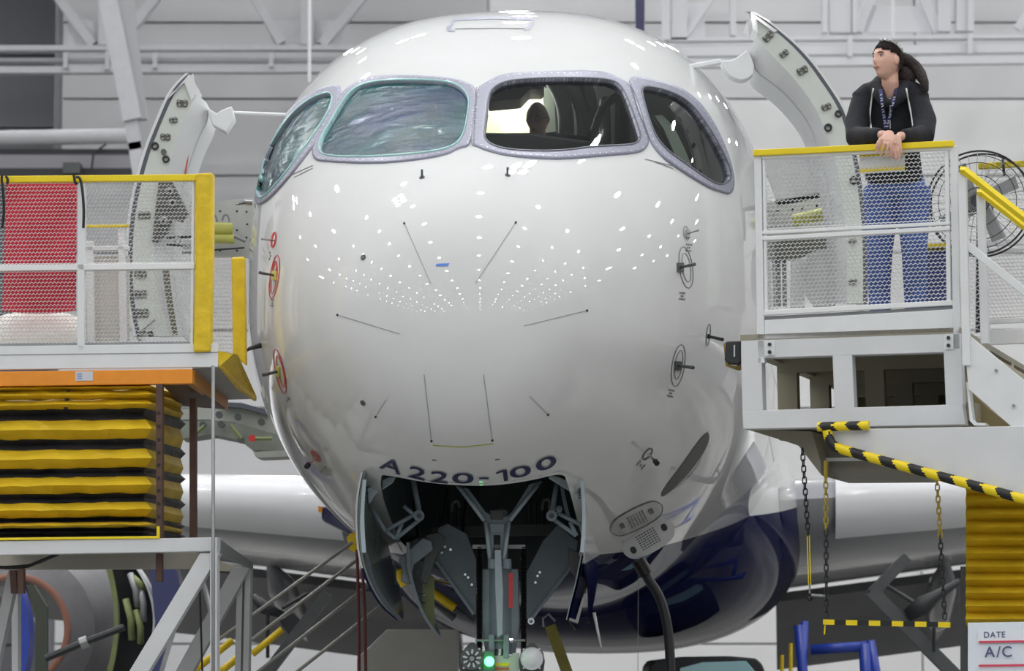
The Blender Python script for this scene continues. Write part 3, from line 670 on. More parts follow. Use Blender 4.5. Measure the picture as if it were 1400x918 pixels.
MB().prism([P(x, y, G-.17) for x, y in ((670, 698), (689, 698), (688, 711), (671, 711))], (0, .03, 0)).build('brace_web', M_dgry, gear, bevel=.004)
MB().prism([P(x, y, G-.17) for x, y in ((669, 716), (690, 716), (689, 729), (671, 729))], (0, .03, 0)).build('brace_web', M_gear, gear, bevel=.004)
MB().beam(P(646, 748, G-.05), P(718, 748, G-.05), .03, .025).build('cross_bar', M_gry, gear)
MB().prism([P(x, y, G-.02) for x, y in ((658, 778), (709, 778), (711, 850), (705, 895), (664, 895), (657, 850))], (0, .05, 0)).build('leg_plate', M_gear, gear, bevel=.008)
MB().prism([P(x, y, G-.2) for x, y in ((676, 752), (685, 752), (688, 810), (687, 868), (680, 872), (677, 810))], (0, .05, 0)).build('torque_link', M_gearl, gear, bevel=.005)
for x in (673, 693): MB().tube([P(x, 765, G-.17), P(x, 778, G-.17)], .03, 10).build('lug', M_gear, gear, smooth='auto')
for x0 in (668, 688): MB().prism([P(x, y, G-.12) for x, y in ((x0, 868), (x0+8, 868), (x0+8, 900), (x0, 900))], (0, .05, 0)).build('clevis', M_gear, gear, bevel=.004)
MB().tube([P(650, 876, G-.1), P(718, 876, G-.1)], .008, 8).build('link_pin', M_gry, gear)
for x in (672, 699): MB().tube([P(x-2, 876, G-.1), P(x+2, 876, G-.1)], .02, 10).build('pin_nut', M_chrome, gear)
for x in (655.5, 716):      # black coiled hoses each side of the leg
    b = MB(); y = 748
    while y < 892: b.lathe(P(x, y, G-.05), (0, 0, -1), [(.014, 0), (.024, .006), (.014, .012)], 10); y += 2.6
    b.tube([P(x, 745, G-.05), P(x, 892, G-.05)], .015, 8); b.build('spring_hose', M_black, gear, smooth='auto')
MB().prism([P(x, y, G-.19) for x, y in ((695.5, 784), (701, 784), (701, 832), (695.5, 832))], (0, .01, 0)).build('streamer', M_red, gear, label='dark red streamer')
MB().prism([P(x, y, G-.1) for x, y in ((676, 897), (697, 897), (702, 893), (710, 893), (710, 930), (676, 930))], (0, .05, 0)).build('bracket', mat('bracket_grey', lin(196, 198, 196), .4), gear, bevel=.004)
for y, c in ((907, M_yel), (913, mat('label_orange', lin(190, 110, 70), .5))): MB().prism([P(x, yy, G-.105) for x, yy in ((677, y), (696, y), (696, y+4), (677, y+4))], (0, .004, 0)).build('label_plate', c, gear)
MB().prism([P(x, y, 21.7) for x, y in ((599, 722), (612, 716), (638, 730), (651, 765), (651, 842), (643, 836), (596, 768))], (0, .03, 0)).build('side_plate', M_gear, gear, bevel=.005)
MB().prism([P(x, y, 21.7) for x, y in ((742, 740), (762, 718), (790, 740), (786, 768), (724, 850), (717, 842), (716, 790))], (0, .03, 0)).build('side_plate', M_gear, gear, bevel=.005)
MB().tube([P(788, 766, 21.66), P(724, 850, 21.66)], .012, 8).build('plate_edge', M_gearl, gear); MB().tube([P(596, 768, 21.66), P(648, 840, 21.66)], .012, 8).build('plate_edge', M_gearl, gear)
for x, y in ((735, 788), (732, 797), (738, 783), (608, 748), (616, 752), (640, 790), (636, 786), (604, 756), (645, 800)): MB().disc(P(x, y, 21.69), (0, -1, 0), .009, .01, 8).build('bolt', M_chrome, gear)
MB().lathe(P(726, 850, 21.4), (0, -1, 0), [(.022, 0), (.022, .03), (.011, .03), (.011, .0)], 14).build('ring_fitting', M_chrome, gear, smooth='auto')
# landing lights on the leg
for x, y, rr in ((645, 901, 15), (727, 901, 15)):
    R_ = rr/F*21; c = P(x, y, G-.2)
    hs = MB().prism([P(*q, G-.15) for q in ((x-rr-3, y+4), (x-rr, y-8), (x-2, y-rr-7), (x+3, y-rr-7), (x+rr+1, y-8), (x+rr+3, y+4), (x+rr+1, y+18), (x-rr-1, y+18))], (0, .06, 0)).build('lamp_housing', M_dgry, gear, bevel=.005)
for x, y, rr, on in ((645, 901, 15, 1), (727, 901, 15, 0)):
    R_ = rr/F*21; c = P(x, y, G-.2)
    b = MB(); b.lathe(c, (0, -1, 0), [(.012, -.05), (R_*.5, -.04), (R_*.86, -.01), (R_, 0), (R_*1.05, .012), (R_*1.05, -.05)], 28); b.build('landing_light', M_chrome, gear, smooth='auto', label='round landing light with bare reflector' if on else 'round landing light with frosted lens')
    if on:
        b = MB(); b.disc(c+Vector((0, .03, 0)), (0, -1, 0), .016, .05, 12); b.build('lamp_bulb', M_gry, gear)
        for k in range(9):
            a = k*.7; MB().prism([c+Vector((math.cos(a+d)*R_*r_, -.004, math.sin(a+d)*R_*r_)) for d, r_ in ((0, .35), (.28, .5), (.2, .86), (-.05, .8))], (0, .003, 0)).build('reflector_facet', M_chrome, gear)
    else: MB().lathe(c, (0, -1, 0), [(R_, .0), (R_*.7, .018), (R_*.3, .028), (0, .03)], 24).build('lamp_glass', mat('frosted_glass', (.85, .88, .92), .25, coat=1), gear, smooth=True)
    for a in (.9, 2.3, 4.0, 5.4): MB().disc(P(x+math.cos(a)*rr*1.12, y-math.sin(a)*rr*1.12, G-.155), (0, -1, 0), .007, .012, 8).build('bolt', M_chrome, gear)
MB().lathe(P(669, 905, G-.22), (0, -1, 0), [(.03, -.05), (.032, 0), (.022, .02), (0, .026)], 16).build('green_light', mat('lit_green_lens', (.12, 1, .25), .3, emit=4), gear, smooth=True, label='small lit green lamp')
gl_ = bpy.data.lights.new('green_lamp_light', 'POINT'); gl_.energy = .15; gl_.color = (.15, 1, .3); gl_.shadow_soft_size = .03
glo = bpy.data.objects.new('green_lamp_light', gl_); COL.objects.link(glo); glo.parent = gear; glo.location = P(669, 905, G-.3)-ORG[plane.name]
MB().prism([P(x, y, G-.16) for x, y in ((661, 890), (676, 890), (677, 925), (660, 925))], (0, .04, 0)).build('lamp_housing', M_seal, gear, bevel=.004)
for x in (-.16, .16):       # the wheels, just below the frame
    c = LW(x, G-19.3+.05, .33); b = MB(); b.lathe(c, (1, -AXK, 0), [(.16, -.08), (.3, -.08), (.33, -.04), (.33, .04), (.3, .08), (.16, .08), (.15, .03), (.03, .03)], 32); b.build('wheel', M_dark, gear, smooth='auto')
MB().tube([LW(-.2, G-19.25, .33), LW(.2, G-19.25, .33)], .045, 12).build('axle', M_chrome, gear); MB().tube([P(684, 885, G), LW(0, G-19.25, .34)], .055, 16).build('lower_leg', M_chrome, gear, smooth='auto')
# ------------------------------------------------------------------ nose gear doors
def pol(L, Y0, Y1=None, n=20):
    q = resample(chaikin(L, 2, False), n, False); Y1 = Y0 if Y1 is None else Y1
    return [P(x, y, Y0+(Y1-Y0)*i/(n-1)) for i, (x, y) in enumerate(q)]
A = pol([(497, 646), (490, 680), (489, 720), (493, 765), (505, 800), (523, 830), (546, 849)], 20.35, 20.7); B = pol([(512, 668), (519, 700), (527, 740), (537, 780), (545, 812), (549, 832), (549, 848)], 22.2)
gd = MB().strip(A, B, (.012, 0, 0)).build('gear_door', M_bayin, plane, smooth='auto', label='front left gear door, primer-grey inside')
MB().strip([p+Vector((-.004, -.004, 0)) for p in A], [p+Vector((-.006, 0, 0)) for p in B], (-.012, 0, 0)).build('door_skin', M_skin, gd, smooth='auto')
A2 = pol([(496, 656), (493, 690), (492, 720), (495, 756)], 20.33); B2 = pol([(501, 656), (498, 690), (498, 720), (500.5, 756)], 20.33); MB().strip(A2, B2, (0, .03, 0)).build('edge_member', M_gearl, gd, smooth='auto')
MB().strip(pol([(499, 757), (508, 800), (526, 830), (546, 850)], 20.35, 20.65), pol([(503, 757), (513, 798), (531, 826), (551, 848)], 20.35, 20.65), (0, .03, 0)).build('edge_seal', M_seal, gd, smooth='auto')
MB().prism([P(*q, 20.6) for q in ((502, 668), (530, 653), (541, 652), (537, 660), (512, 677), (506, 688), (500, 686))], (0, .05, 0)).build('hinge_arm', M_gearl, gd, bevel=.006)
def lattice(nodes, edges, Y, r, m, par, nm='hinge_link'):
    for a, b2 in edges: MB().tube([P(*nodes[a], Y), P(*nodes[b2], Y)], r, 8).build(nm, m, par, smooth=True)
nl = {0: (527, 726), 1: (541, 737), 2: (566, 704), 3: (576, 709), 4: (550, 715), 5: (552, 692), 6: (505, 690)}
lattice(nl, [(0, 2), (1, 3), (0, 1), (4, 1), (5, 2), (6, 0)], 20.9, .014, M_gear, gd)
MB().disc(P(573, 706, 20.95), (0, -1, 0), .035, .07, 16).build('hinge_pivot', M_gear, gd, smooth='auto'); MB().disc(P(573, 706, 20.88), (0, -1, 0), .016, .02, 12).build('pivot_bolt', M_dgry, gd)
MB().tube([P(565, 656, 21), P(573, 700, 21)], .018, 10).build('actuator_rod', M_gear, gd, smooth=True)
for k in range(7): MB().disc(P(502+k*.15, 668+k*3.2, 20.6), (0, -1, 0), .006, .06, 6).build('fastener', M_dark, gd)
for k in range(8): MB().disc(P(516.5, 727+k*4.2, 21.0), (0, -1, 0), .007, .05, 6).build('fastener', M_dark, gd)
MB().prism([P(*q, 21.2) for q in ((514, 720), (519, 724), (521, 765), (515, 760))], (0, .04, 0)).build('stiffener', M_dgry, gd); MB().tube([P(540, 770, 21.3), P(541, 800, 21.3)], .008, 6).build('stiffener', M_dgry, gd)
A = pol([(556, 742), (556, 770), (563, 805), (577, 843), (598, 871)], 21.2, 21.4); B = pol([(572, 735), (573, 770), (581, 800), (592, 840), (600, 870)], 22.3)
g2 = MB().strip(A, B, (.012, 0, 0)).build('gear_door', M_bayin, plane, smooth='auto', label='narrow rear left gear door')
MB().strip([p+Vector((-.002, -.01, 0)) for p in A], [p+Vector((.02, -.01, 0)) for p in A], (0, .03, 0)).build('edge_member', M_gear, g2, smooth='auto')
MB().prism([P(*q, 21.5) for q in ((578, 778), (594, 790), (594, 862), (577, 846))], (0, .015, 0)).build('door_bracket', M_gp, g2)
for y in (815, 826): MB().tube([P(572, y, 21.45), P(581, y-2, 21.45)], .008, 6).build('hinge_link', M_chrome, g2)
MB().prism([P(*q, 21.3) for q in ((545, 765), (578, 736), (590, 740), (592, 752), (566, 772), (560, 800), (548, 795), (550, 780))], (0, .05, 0)).build('door_link', M_gear, g2, bevel=.006)
MB().prism([P(*q, 21.35) for q in ((582, 732), (598, 728), (610, 735), (594, 768), (584, 800), (574, 795), (580, 765))], (0, .05, 0)).build('door_link', M_dgry, g2, bevel=.006)
for k in range(7): MB().disc(P(571+k*1.2, 783+k*2.4, 21.28), (0, -1, 0), .006, .04, 6).build('fastener', M_black, g2)
# right hand doors
A = pol([(795, 655), (799, 690), (801, 720), (800, 745), (797, 757)], 20.4); B = pol([(796, 641), (808, 672), (817, 705), (820, 745), (818, 790), (813, 820), (806, 852)], 22.2)
A = pol([(795, 648), (799, 690), (801, 720), (800, 750), (800, 775), (806, 800), (806, 850)], 20.4, 21.6)
gr = MB().strip(A, B, (-.012, 0, 0)).build('gear_door', M_skin, plane, smooth='auto', label='front right gear door showing its white outside')
MB().strip(pol([(793, 657), (796, 690), (796, 720), (793, 755)], 20.38), pol([(798, 657), (800.5, 690), (801, 720), (798, 756)], 20.38), (0, .03, 0)).build('edge_member', M_gearl, gr, smooth='auto')
MB().prism([P(*q, 20.6) for q in ((793, 665), (764, 652), (752, 649), (750, 654), (781, 673), (788, 684), (793, 682))], (0, .05, 0)).build('hinge_arm', M_gearl, gr, bevel=.006)
nr = {0: (794, 718), 1: (788, 733), 2: (763, 702), 3: (755, 709), 4: (779, 714), 5: (764, 694)}
lattice(nr, [(0, 2), (1, 3), (4, 1), (5, 2)], 20.9, .014, M_gear, gr)
MB().disc(P(754, 706, 20.95), (0, -1, 0), .035, .07, 16).build('hinge_pivot', M_gear, gr, smooth='auto'); MB().disc(P(754, 706, 20.88), (0, -1, 0), .016, .02, 12).build('pivot_bolt', M_dgry, gr)
MB().disc(P(764, 697, 20.95), (0, -1, 0), .022, .05, 12).build('hinge_pivot', M_gear, gr)
MB().tube([P(761, 662, 21), P(755, 700, 21)], .018, 10).build('actuator_rod', M_gear, gr, smooth=True)
for k in range(5): MB().disc(P(792, 668+k*3.4, 20.58), (0, -1, 0), .006, .06, 6).build('fastener', M_dark, gr)
MB().strip(pol([(764, 655), (770, 690), (776, 712)], 21.3), pol([(769, 655), (775, 690), (782, 715)], 21.3), (0, .04, 0)).build('edge_member', M_gear, gr)
A = pol([(798, 760), (790, 800), (782, 830), (778, 848)], 21.0); B = pol([(803, 775), (804, 800), (796, 830), (788, 862)], 21.9)
g3 = MB().strip(A, B, (-.012, 0, 0)).build('gear_door', M_skin, plane, smooth='auto', label='narrow rear right gear door with mirror-like navy paint')
MB().strip(A, [p+Vector((-.02, 0, 0)) for p in A], (0, .03, 0)).build('edge_member', M_gear, g3, smooth='auto')
MB().prism([P(*q, 21.3) for q in ((776, 748), (790, 755), (797, 770), (788, 792), (780, 780))], (0, .05, 0)).build('door_link', M_dgry, g3, bevel=.005)
MB().tube([P(812, 838, 21.6), P(822, 886, 21.6)], [.012, .006], 8).build('door_stay', M_white, g3, smooth=True)
# ------------------------------------------------------------------ flight deck behind the glass
mk = (sf > 1.05) & (sf < 3.9) & (FC[:, 2] > 3.9) & ~kill
v, f = shell(mk, -.055); M_trim = mat('flight_deck_trim', lin(128, 132, 130), .6, noise=.1)
pmesh('cockpit_lining', v.tolist(), f.tolist(), M_trim, plane, smooth=True)
bk = []
q_ = math.sqrt(3.85); 
for k in range(40):
    a = math.pi*k/39; bk.append(LW(math.cos(a)*float(spl(AA, q_))*.95, 3.85, 3.9+(float(spl(TT, q_))-4.05)*math.sin(a)))
MB().prism(bk, (0, .03, 0)).build('cockpit_bulkhead', mat('bulkhead_grey', lin(70, 73, 76), .6), plane)
MB().prism([P(*q, 22.95) for q in ((664, 139), (706, 136), (716, 124), (742, 119), (746, 182), (660, 182))], (0, .02, 0)).build('cabin_panel', mat('cream_panel', lin(238, 240, 214), .6), plane, label='lit cream flight deck door panel')
MB().prism([P(*q, 22.9) for q in ((664, 140), (677, 152), (688, 182), (660, 182))], (0, .02, 0)).build('cabin_panel', mat('cream_painted_shade', lin(222, 226, 190), .6), plane)  # corner of the cream panel in a darker copy, shade painted in
dk = MB(); dk.prism([LW(l, 1.85, z) for l, z in ((-1.0, 3.9), (1.0, 3.9), (1.0, 4.45), (.75, 4.62), (.3, 4.69), (-.3, 4.69), (-.75, 4.62), (-1.0, 4.45))], LW(0, .28, 0)-LW(0, 0, 0)); dk.build('glareshield', M_dark, plane, bevel=.02)
MB().beam(P(748, 190, 22.0), P(806, 195, 22.0), .1, .07).build('instrument_panel', M_black, plane)
for pts, r in (([(752, 105), (768, 130), (775, 165), (772, 205)], .055), ([(768, 105), (790, 130), (800, 165), (796, 205)], .05), ([(788, 105), (805, 120), (812, 160), (810, 205)], .04)):
    MB().tube(sm([P(x, y, 22.3) for x, y in pts], 2), r, 12).build('seat_bolster', mat('seat_grey', lin(140, 148, 152), .7), plane, smooth=True)
MB().tube(sm([P(812, 180, 22.0), P(822, 150, 22.0), P(840, 132, 22.0), P(866, 124, 22.0)], 2), .03, 10).build('window_post', mat('post_grey', lin(110, 120, 118), .6), plane, smooth=True)
for x0, x1 in ((820, 834), (842, 860)): MB().prism([P(x0, 130, 22.4), P(x1, 130, 22.4), P(x1+2, 200, 22.4), P(x0-2, 200, 22.4)], (0, .15, 0)).build('crew_seat', M_dark, plane, bevel=.03)
MB().prism([P(*q, 22.7) for q in ((744, 120), (757, 120), (760, 180), (745, 182))], (0, .03, 0)).build('door_jamb', mat('jamb_olive', lin(120, 128, 118), .6), plane)
MB().prism([P(*q, 21.9) for q in ((668, 116), (716, 112), (745, 115), (742, 122), (724, 122), (712, 135), (690, 137), (668, 139))], (0, .4, 0)).build('overhead_panel', M_black, plane, bevel=.01)
for x in (905, 930, 955): MB().tube(sm([P(x, 130, 23.2), P(x+20, 180, 23.2), P(x+30, 250, 23.2)], 2), .03, 8).build('window_post', mat('post_grey', (0, 0, 0)), plane, smooth=True)
A = [H(x, y, -.16) for x, y in ((927, 134), (945, 152), (962, 185), (978, 222), (988, 244))]; B = [H(x, y, -.16) for x, y in ((912, 134), (928, 156), (944, 190), (956, 222), (972, 250))]
MB().strip(A, B, (.0, .02, 0)).build('window_surround', mat('surround_green_grey', lin(172, 182, 172), .5), plane, smooth='auto', label='pale surround inside the right side window')
MB().tube(B, .012, 8).build('window_surround_edge', M_dark, plane, smooth=True)
dl = bpy.data.lights.new('flight_deck_fill', 'POINT'); dl.energy = 20; dl.shadow_soft_size = .1; dl.color = (1, .98, .9)  # unseen lamp added to light up the cream panel
do = bpy.data.objects.new('flight_deck_fill', dl); COL.objects.link(do); do.parent = plane; do.location = P(700, 118, 22.6)-ORG[plane.name]
MB().lathe(P(700, 116, 22.6)+Vector((0, 0, .04)), (0, 0, 1), [(.05, 0), (.06, .03), (0, .05)], 12).build('fill_housing', M_white, plane)  # housing made up for the added lamp
# ------------------------------------------------------------------ belly fairing, wings
def selips(cs, hl, hs, zc_, hz0, hz1, ex_, n=64, m2=40):
    vs = []; fs = []
    sg = lambda v, e: math.copysign(abs(v)**e, v)
    for i in range(m2+1):
        ph = -math.pi/2+math.pi*i/m2
        for k in range(n):
            t = 2*math.pi*k/n; z = sg(math.sin(t), 2/ex_); z = zc_+(z*hz1 if z > 0 else z*hz0)*abs(math.cos(ph))**.55
            vs.append(LW(sg(math.cos(t), 2/ex_)*hl*abs(math.cos(ph))**.55, cs+hs*math.sin(ph), z))
    for i in range(m2):
        for k in range(n): fs.append((i*n+k, i*n+(k+1) % n, (i+1)*n+(k+1) % n, (i+1)*n+k))
    return vs, fs
v, f = selips(14.5, 2.12, 5.6, 2.75, 1.36, 1.0, 2.5); pmesh('belly_fairing', v, f, M_skin, plane, smooth=True)
M_wing = mat('wing_light_grey', lin(158, 160, 166), .22, coat=.6, noise=.04, nscale=1)
M_lead = mat('wing_leading_edge', lin(232, 234, 238), .18, coat=.8)
M_flap = mat('flap_grey', lin(150, 151, 153), .4, noise=.05, nscale=2)
def wing(sg_):
    st = [1.4, 2.4, 4, 6.5, 10, 14, 17]; prof = [(1, 0), (.8, .035), (.5, .062), (.25, .066), (.1, .05), (.03, .03), (0, 0), (.02, -.028), (.08, -.05), (.25, -.07), (.5, -.065), (.75, -.04), (1, -.008)]
    vs = []; fs = []; n = len(prof)
    for l in st:
        c = 6.2-(l-1.4)*.52 if l < 4 else 4.85-(l-4)*.27; c = max(c, 1.4); s0 = 12.0+(l-1.4)*.5; z0 = 2.8+(l-1.4)*.07
        for u, t in prof: vs.append(LW(sg_*l, s0+u*c, z0+t*c*(1 if l > 2 else 1)-u*c*.11))
    for i in range(len(st)-1):
        for k in range(n-1): fs.append((i*n+k, i*n+k+1, (i+1)*n+k+1, (i+1)*n+k))
    fs.append(tuple(range(n))); fs.append(tuple((len(st)-1)*n+k for k in range(n)))
    wo = pmesh('wing', vs, fs, M_wing, plane, smooth=True); wo.data.set_sharp_from_angle(angle=.9)
    # slat: a bright skin over the nose of the section
    vs = []; fs = []; pr = [(.13, .058), (.06, .047), (.02, .03), (-.003, 0), (.018, -.034), (.07, -.056)]
    for l in st[1:]:
        c = 6.2-(l-1.4)*.52 if l < 4 else 4.85-(l-4)*.27; c = max(c, 1.4); s0 = 11.98+(l-1.4)*.5; z0 = 2.8+(l-1.4)*.07
        for u, t in pr: vs.append(LW(sg_*l, s0+u*c, z0+t*c*1.06-u*c*.11))
    n = len(pr)
    for i in range(len(st)-2):
        for k in range(n-1): fs.append((i*n+k, i*n+k+1, (i+1)*n+k+1, (i+1)*n+k))
    pmesh('slat', vs, fs, M_lead, wo, smooth=True)
    for l0, l1 in ((1.8, 4.72), (4.78, 8.0)):
        q = []
        for l in (l0, l1):
            c = 6.2-(l-1.4)*.52 if l < 4 else 4.85-(l-4)*.27; s0 = 12.0+(l-1.4)*.5+c*.93; z0 = 2.8+(l-1.4)*.07-c*.13
            q.append([LW(sg_*l, s0, z0+.03), LW(sg_*l, s0+.55, z0-.22), LW(sg_*l, s0+1.25, z0-.78), LW(sg_*l, s0+1.15, z0-.82), LW(sg_*l, s0+.45, z0-.34), LW(sg_*l, s0-.05, z0-.07)])
        fs = [(k, (k+1) % 6, 6+(k+1) % 6, 6+k) for k in range(6)]+[tuple(range(6)), tuple(range(11, 5, -1))]
        pmesh('flap', q[0]+q[1], fs, M_flap, wo)
    for l in (3.6, 7.2):
        c = 4.9; s0 = 12.0+(l-1.4)*.5; a = LW(sg_*l, s0+c*.55, 2.8+(l-1.4)*.07-c*.12); b2 = LW(sg_*l, s0+c*1.12, 2.8+(l-1.4)*.07-c*.28)
        MB().tube([a, a.lerp(b2, .3), a.lerp(b2, .7), b2], [.03, .16, .15, .03], 12).build('flap_track_fairing', M_wing, wo, smooth=True)
    return wo
wing(1); wing(-1)
rfz = MB().prism([P(*q, 28.4) for q in ((439, 693), (452, 694), (474, 702), (490, 728), (484, 734), (462, 722), (440, 712))], (0, .6, 0)).build('root_fairing', M_navy, plane, bevel=.02, label='navy root fairing at the left wing')
MB().prism([P(*q, 28.3) for q in ((435, 692), (440, 693), (440, 701), (435, 700))], (0, .1, 0)).build('orange_tab', M_org, rfz)
# ------------------------------------------------------------------ cabin doors swung open
def door(name_lab, outer, inner, lin_in, Yf, depth, sgn):
    D = pmesh('cabin_door', [P(*outer[0], Yf)], [], M_skin, plane, label=name_lab)
    N = 40; O = [P(x, y, Yf) for x, y in resample(chaikin(outer, 2, False), N, False)]; I_ = [P(x, y, Yf) for x, y in resample(chaikin(inner, 2, False), N, False)]
    Ln = [P(x, y, Yf+.12) for x, y in resample(chaikin(lin_in, 2, False), N, False)]
    dx = lambda v, k: Vector((v.x+sgn*k, v.y, v.z))
    MB().strip([dx(p, .022) for p in O], O, (0, depth, 0)).build('door_skin', mat('door_white', lin(222, 224, 226), .3, coat=.8), D, smooth='auto')
    MB().strip([dx(p, .001) for p in O], [dx(p, -.03) for p in O], (0, .03, 0)).build('door_seal', M_seal, D, smooth='auto')
    MB().strip([dx(p, -.028) for p in O], I_, (0, .05, 0)).build('door_edge', mat('door_edge_grey', lin(205, 211, 206), .45, noise=.04), D, smooth='auto')
    MB().strip(I_, Ln, (0, .03, 0)).build('door_lining', mat('lining_white', lin(214, 216, 218), .45), D, smooth='auto')
    MB().strip(Ln, [p+Vector((0, depth*.8, 0)) for p in Ln], (.01*sgn, 0, 0)).build('door_lining', mat('lining_white', lin(0, 0, 0)), D, smooth='auto')
    return D
def latch(D, x, y, Y, s=1, rot=0):
    R = lambda a, b2: (x+(a*math.cos(rot)-b2*math.sin(rot))*s, y+(a*math.sin(rot)+b2*math.cos(rot))*s)
    o = MB().prism([P(*R(a, b2), Y-.01) for a, b2 in chaikin([(-7, -5), (0, -3), (7, -5), (7, 5), (0, 4), (-7, 5)], 1)], (0, .02, 0)).build('latch', mat('latch_bronze', lin(104, 104, 96), .4, metal=.4, noise=.3, nscale=40), D)
    for a, b2 in ((-4, -2), (4, 2), (3, -3), (-3, 3)): MB().disc(P(*R(a, b2), Y-.012), (0, -1, 0), .009, .012, 8).build('latch_pin', M_gry, o)
D = door('left cabin door swung open, seen edge-on above the left platform', [(258, 100), (244, 113), (231, 130), (215, 168), (201, 202), (190, 240), (182, 275), (177, 310), (175, 350), (176, 395), (181, 435), (187, 460)],
    [(268, 128), (262, 142), (252, 162), (241, 193), (232, 224), (222, 252), (213, 290), (209, 340), (212, 390), (222, 430), (238, 460)],
    [(282, 140), (286, 160), (270, 190), (258, 225), (250, 255), (240, 295), (236, 340), (238, 390), (244, 430), (252, 460)], 22.9, .75, -1)
MB().prism([P(*q, 22.88) for q in ((259, 101), (230, 135), (234, 128), (252, 113), (262, 138), (271, 121))], (0, .3, 0)).build('door_top_skin', mat('door_white', (0, 0, 0)), D)
for x, y, s, r in ((249, 141, 1.1, .1), (237, 164, .8, 0), (226, 187, 1, .1), (197, 294, 1.2, 0), (192, 375, 1.2, 0), (192, 402, 1.2, 0), (194, 428, 1.3, 0), (194, 455, .7, 0)): latch(D, x, y, 22.9, s, r)
for x, y, r in ((212, 200, .028), (227, 218, .026), (206, 457, .02)):
    MB().lathe(P(x, y, 22.9), (0, -1, 0), [(r, 0), (r, .02), (r*.6, .022), (r*.55, .0)], 16).build('lock_socket', M_dark, D)
MB().disc(P(224, 208, 22.9), (0, -1, 0), .02, .02, 12).build('lock_socket', mat('latch_bronze', (0, 0, 0)), D)
MB().prism([P(*q, 22.95) for q in ((283, 147), (296, 155), (303, 150), (317, 145), (321, 163), (309, 181), (290, 171))], (0, .12, 0)).build('hinge_cover', M_white, D, bevel=.01)
MB().tube([P(318, 154, 23.1), P(392, 157, 23.1)], .012, 8).build('hinge_rod', M_white, D)
line = [(249, 212), (254, 194), (258, 192), (257, 210), (252, 240)]
MB().strip([P(x, y, 23.0) for x, y in resample(chaikin(line, 2, False), 16, False)], [P(x+1.6, y+1, 23.0) for x, y in resample(chaikin(line, 2, False), 16, False)], (0, .005, 0)).build('red_outline', M_red, D)
MB().prism([P(*q, 22.86) for q in ((217, 249), (236, 249), (246, 268), (258, 292), (250, 304), (236, 300), (230, 318), (214, 332), (208, 330), (212, 290))], (0, .03, 0)).build('door_mechanism', mat('mechanism_grey', lin(92, 94, 92), .5, noise=.4, nscale=18), D)
for x, y in ((236, 278), (224, 302), (243, 330), (255, 335), (232, 262)): MB().lathe(P(x, y, 22.85), (0, -1, 0), [(.03, 0), (.03, .02), (.014, .025), (.012, .0)], 12).build('roller', M_gry, D)
MB().tube([P(228, 326, 22.85), P(266, 323, 22.85)], .01, 8).build('push_rod', M_dark, D); MB().tube([P(228, 334, 22.85), P(262, 338, 22.85)], .008, 8).build('push_rod', M_dark, D)
MB().strip(pol([(222, 368), (226, 405), (236, 458)], 22.86), pol([(231, 368), (234, 400), (243, 458)], 22.86), (0, .02, 0)).build('door_seal', mat('olive_seal', lin(104, 104, 86), .6), D)
MB().tube([P(194, 452, 22.86), P(212, 437, 22.86)], .008, 6).build('push_rod', M_gry, D)
D = door('right cabin door swung open, seen edge-on beside the leaning woman', [(1026, 16), (1045, 26), (1063, 40), (1090, 63), (1113, 89), (1136, 122), (1152, 147), (1161, 172), (1170, 205), (1178, 250), (1184, 300), (1186, 350), (1186, 415)],
    [(1036, 48), (1042, 62), (1060, 80), (1092, 114), (1119, 153), (1130, 185), (1144, 225), (1150, 262), (1156, 310), (1158, 360), (1158, 415)],
    [(1024, 67), (1033, 98), (1055, 112), (1074, 128), (1095, 152), (1109, 174), (1116, 198), (1128, 232), (1136, 275), (1142, 320), (1143, 360), (1142, 415)], 22.3, .75, 1)
MB().prism([P(*q, 22.28) for q in ((1026, 16), (1063, 42), (1058, 44), (1034, 26), (1037, 46), (1029, 40))], (0, .3, 0)).build('door_top_skin', mat('door_white', (0, 0, 0)), D)
for x, y, s, r in ((1050, 50, 1.1, -.8), (1072, 73, .9, -.6), (1097, 96, 1.1, -.5), (1130, 146, .95, -.3), (1166, 330, .8, 0), (1166, 385, .8, 0)): latch(D, x, y, 22.3, s, r)
for x, y, r in ((1146, 156, .025), (1132, 175, .028), (1167, 247, .03)): MB().lathe(P(x, y, 22.3), (0, -1, 0), [(r, 0), (r, .02), (r*.6, .022), (r*.55, .0)], 16).build('lock_socket', M_dark, D)
MB().prism([P(*q, 22.35) for q in chaikin([(985, 82), (1000, 83), (1013, 75), (1023, 66), (1034, 98), (1018, 111), (1000, 106), (990, 95)], 1)], (0, .14, 0)).build('hinge_cover', M_white, D, bevel=.008)
MB().prism([P(*q, 22.6) for q in ((940, 88), (984, 80), (990, 86), (946, 94))], (0, .06, 0)).build('hinge_arm', M_white, D, bevel=.008)
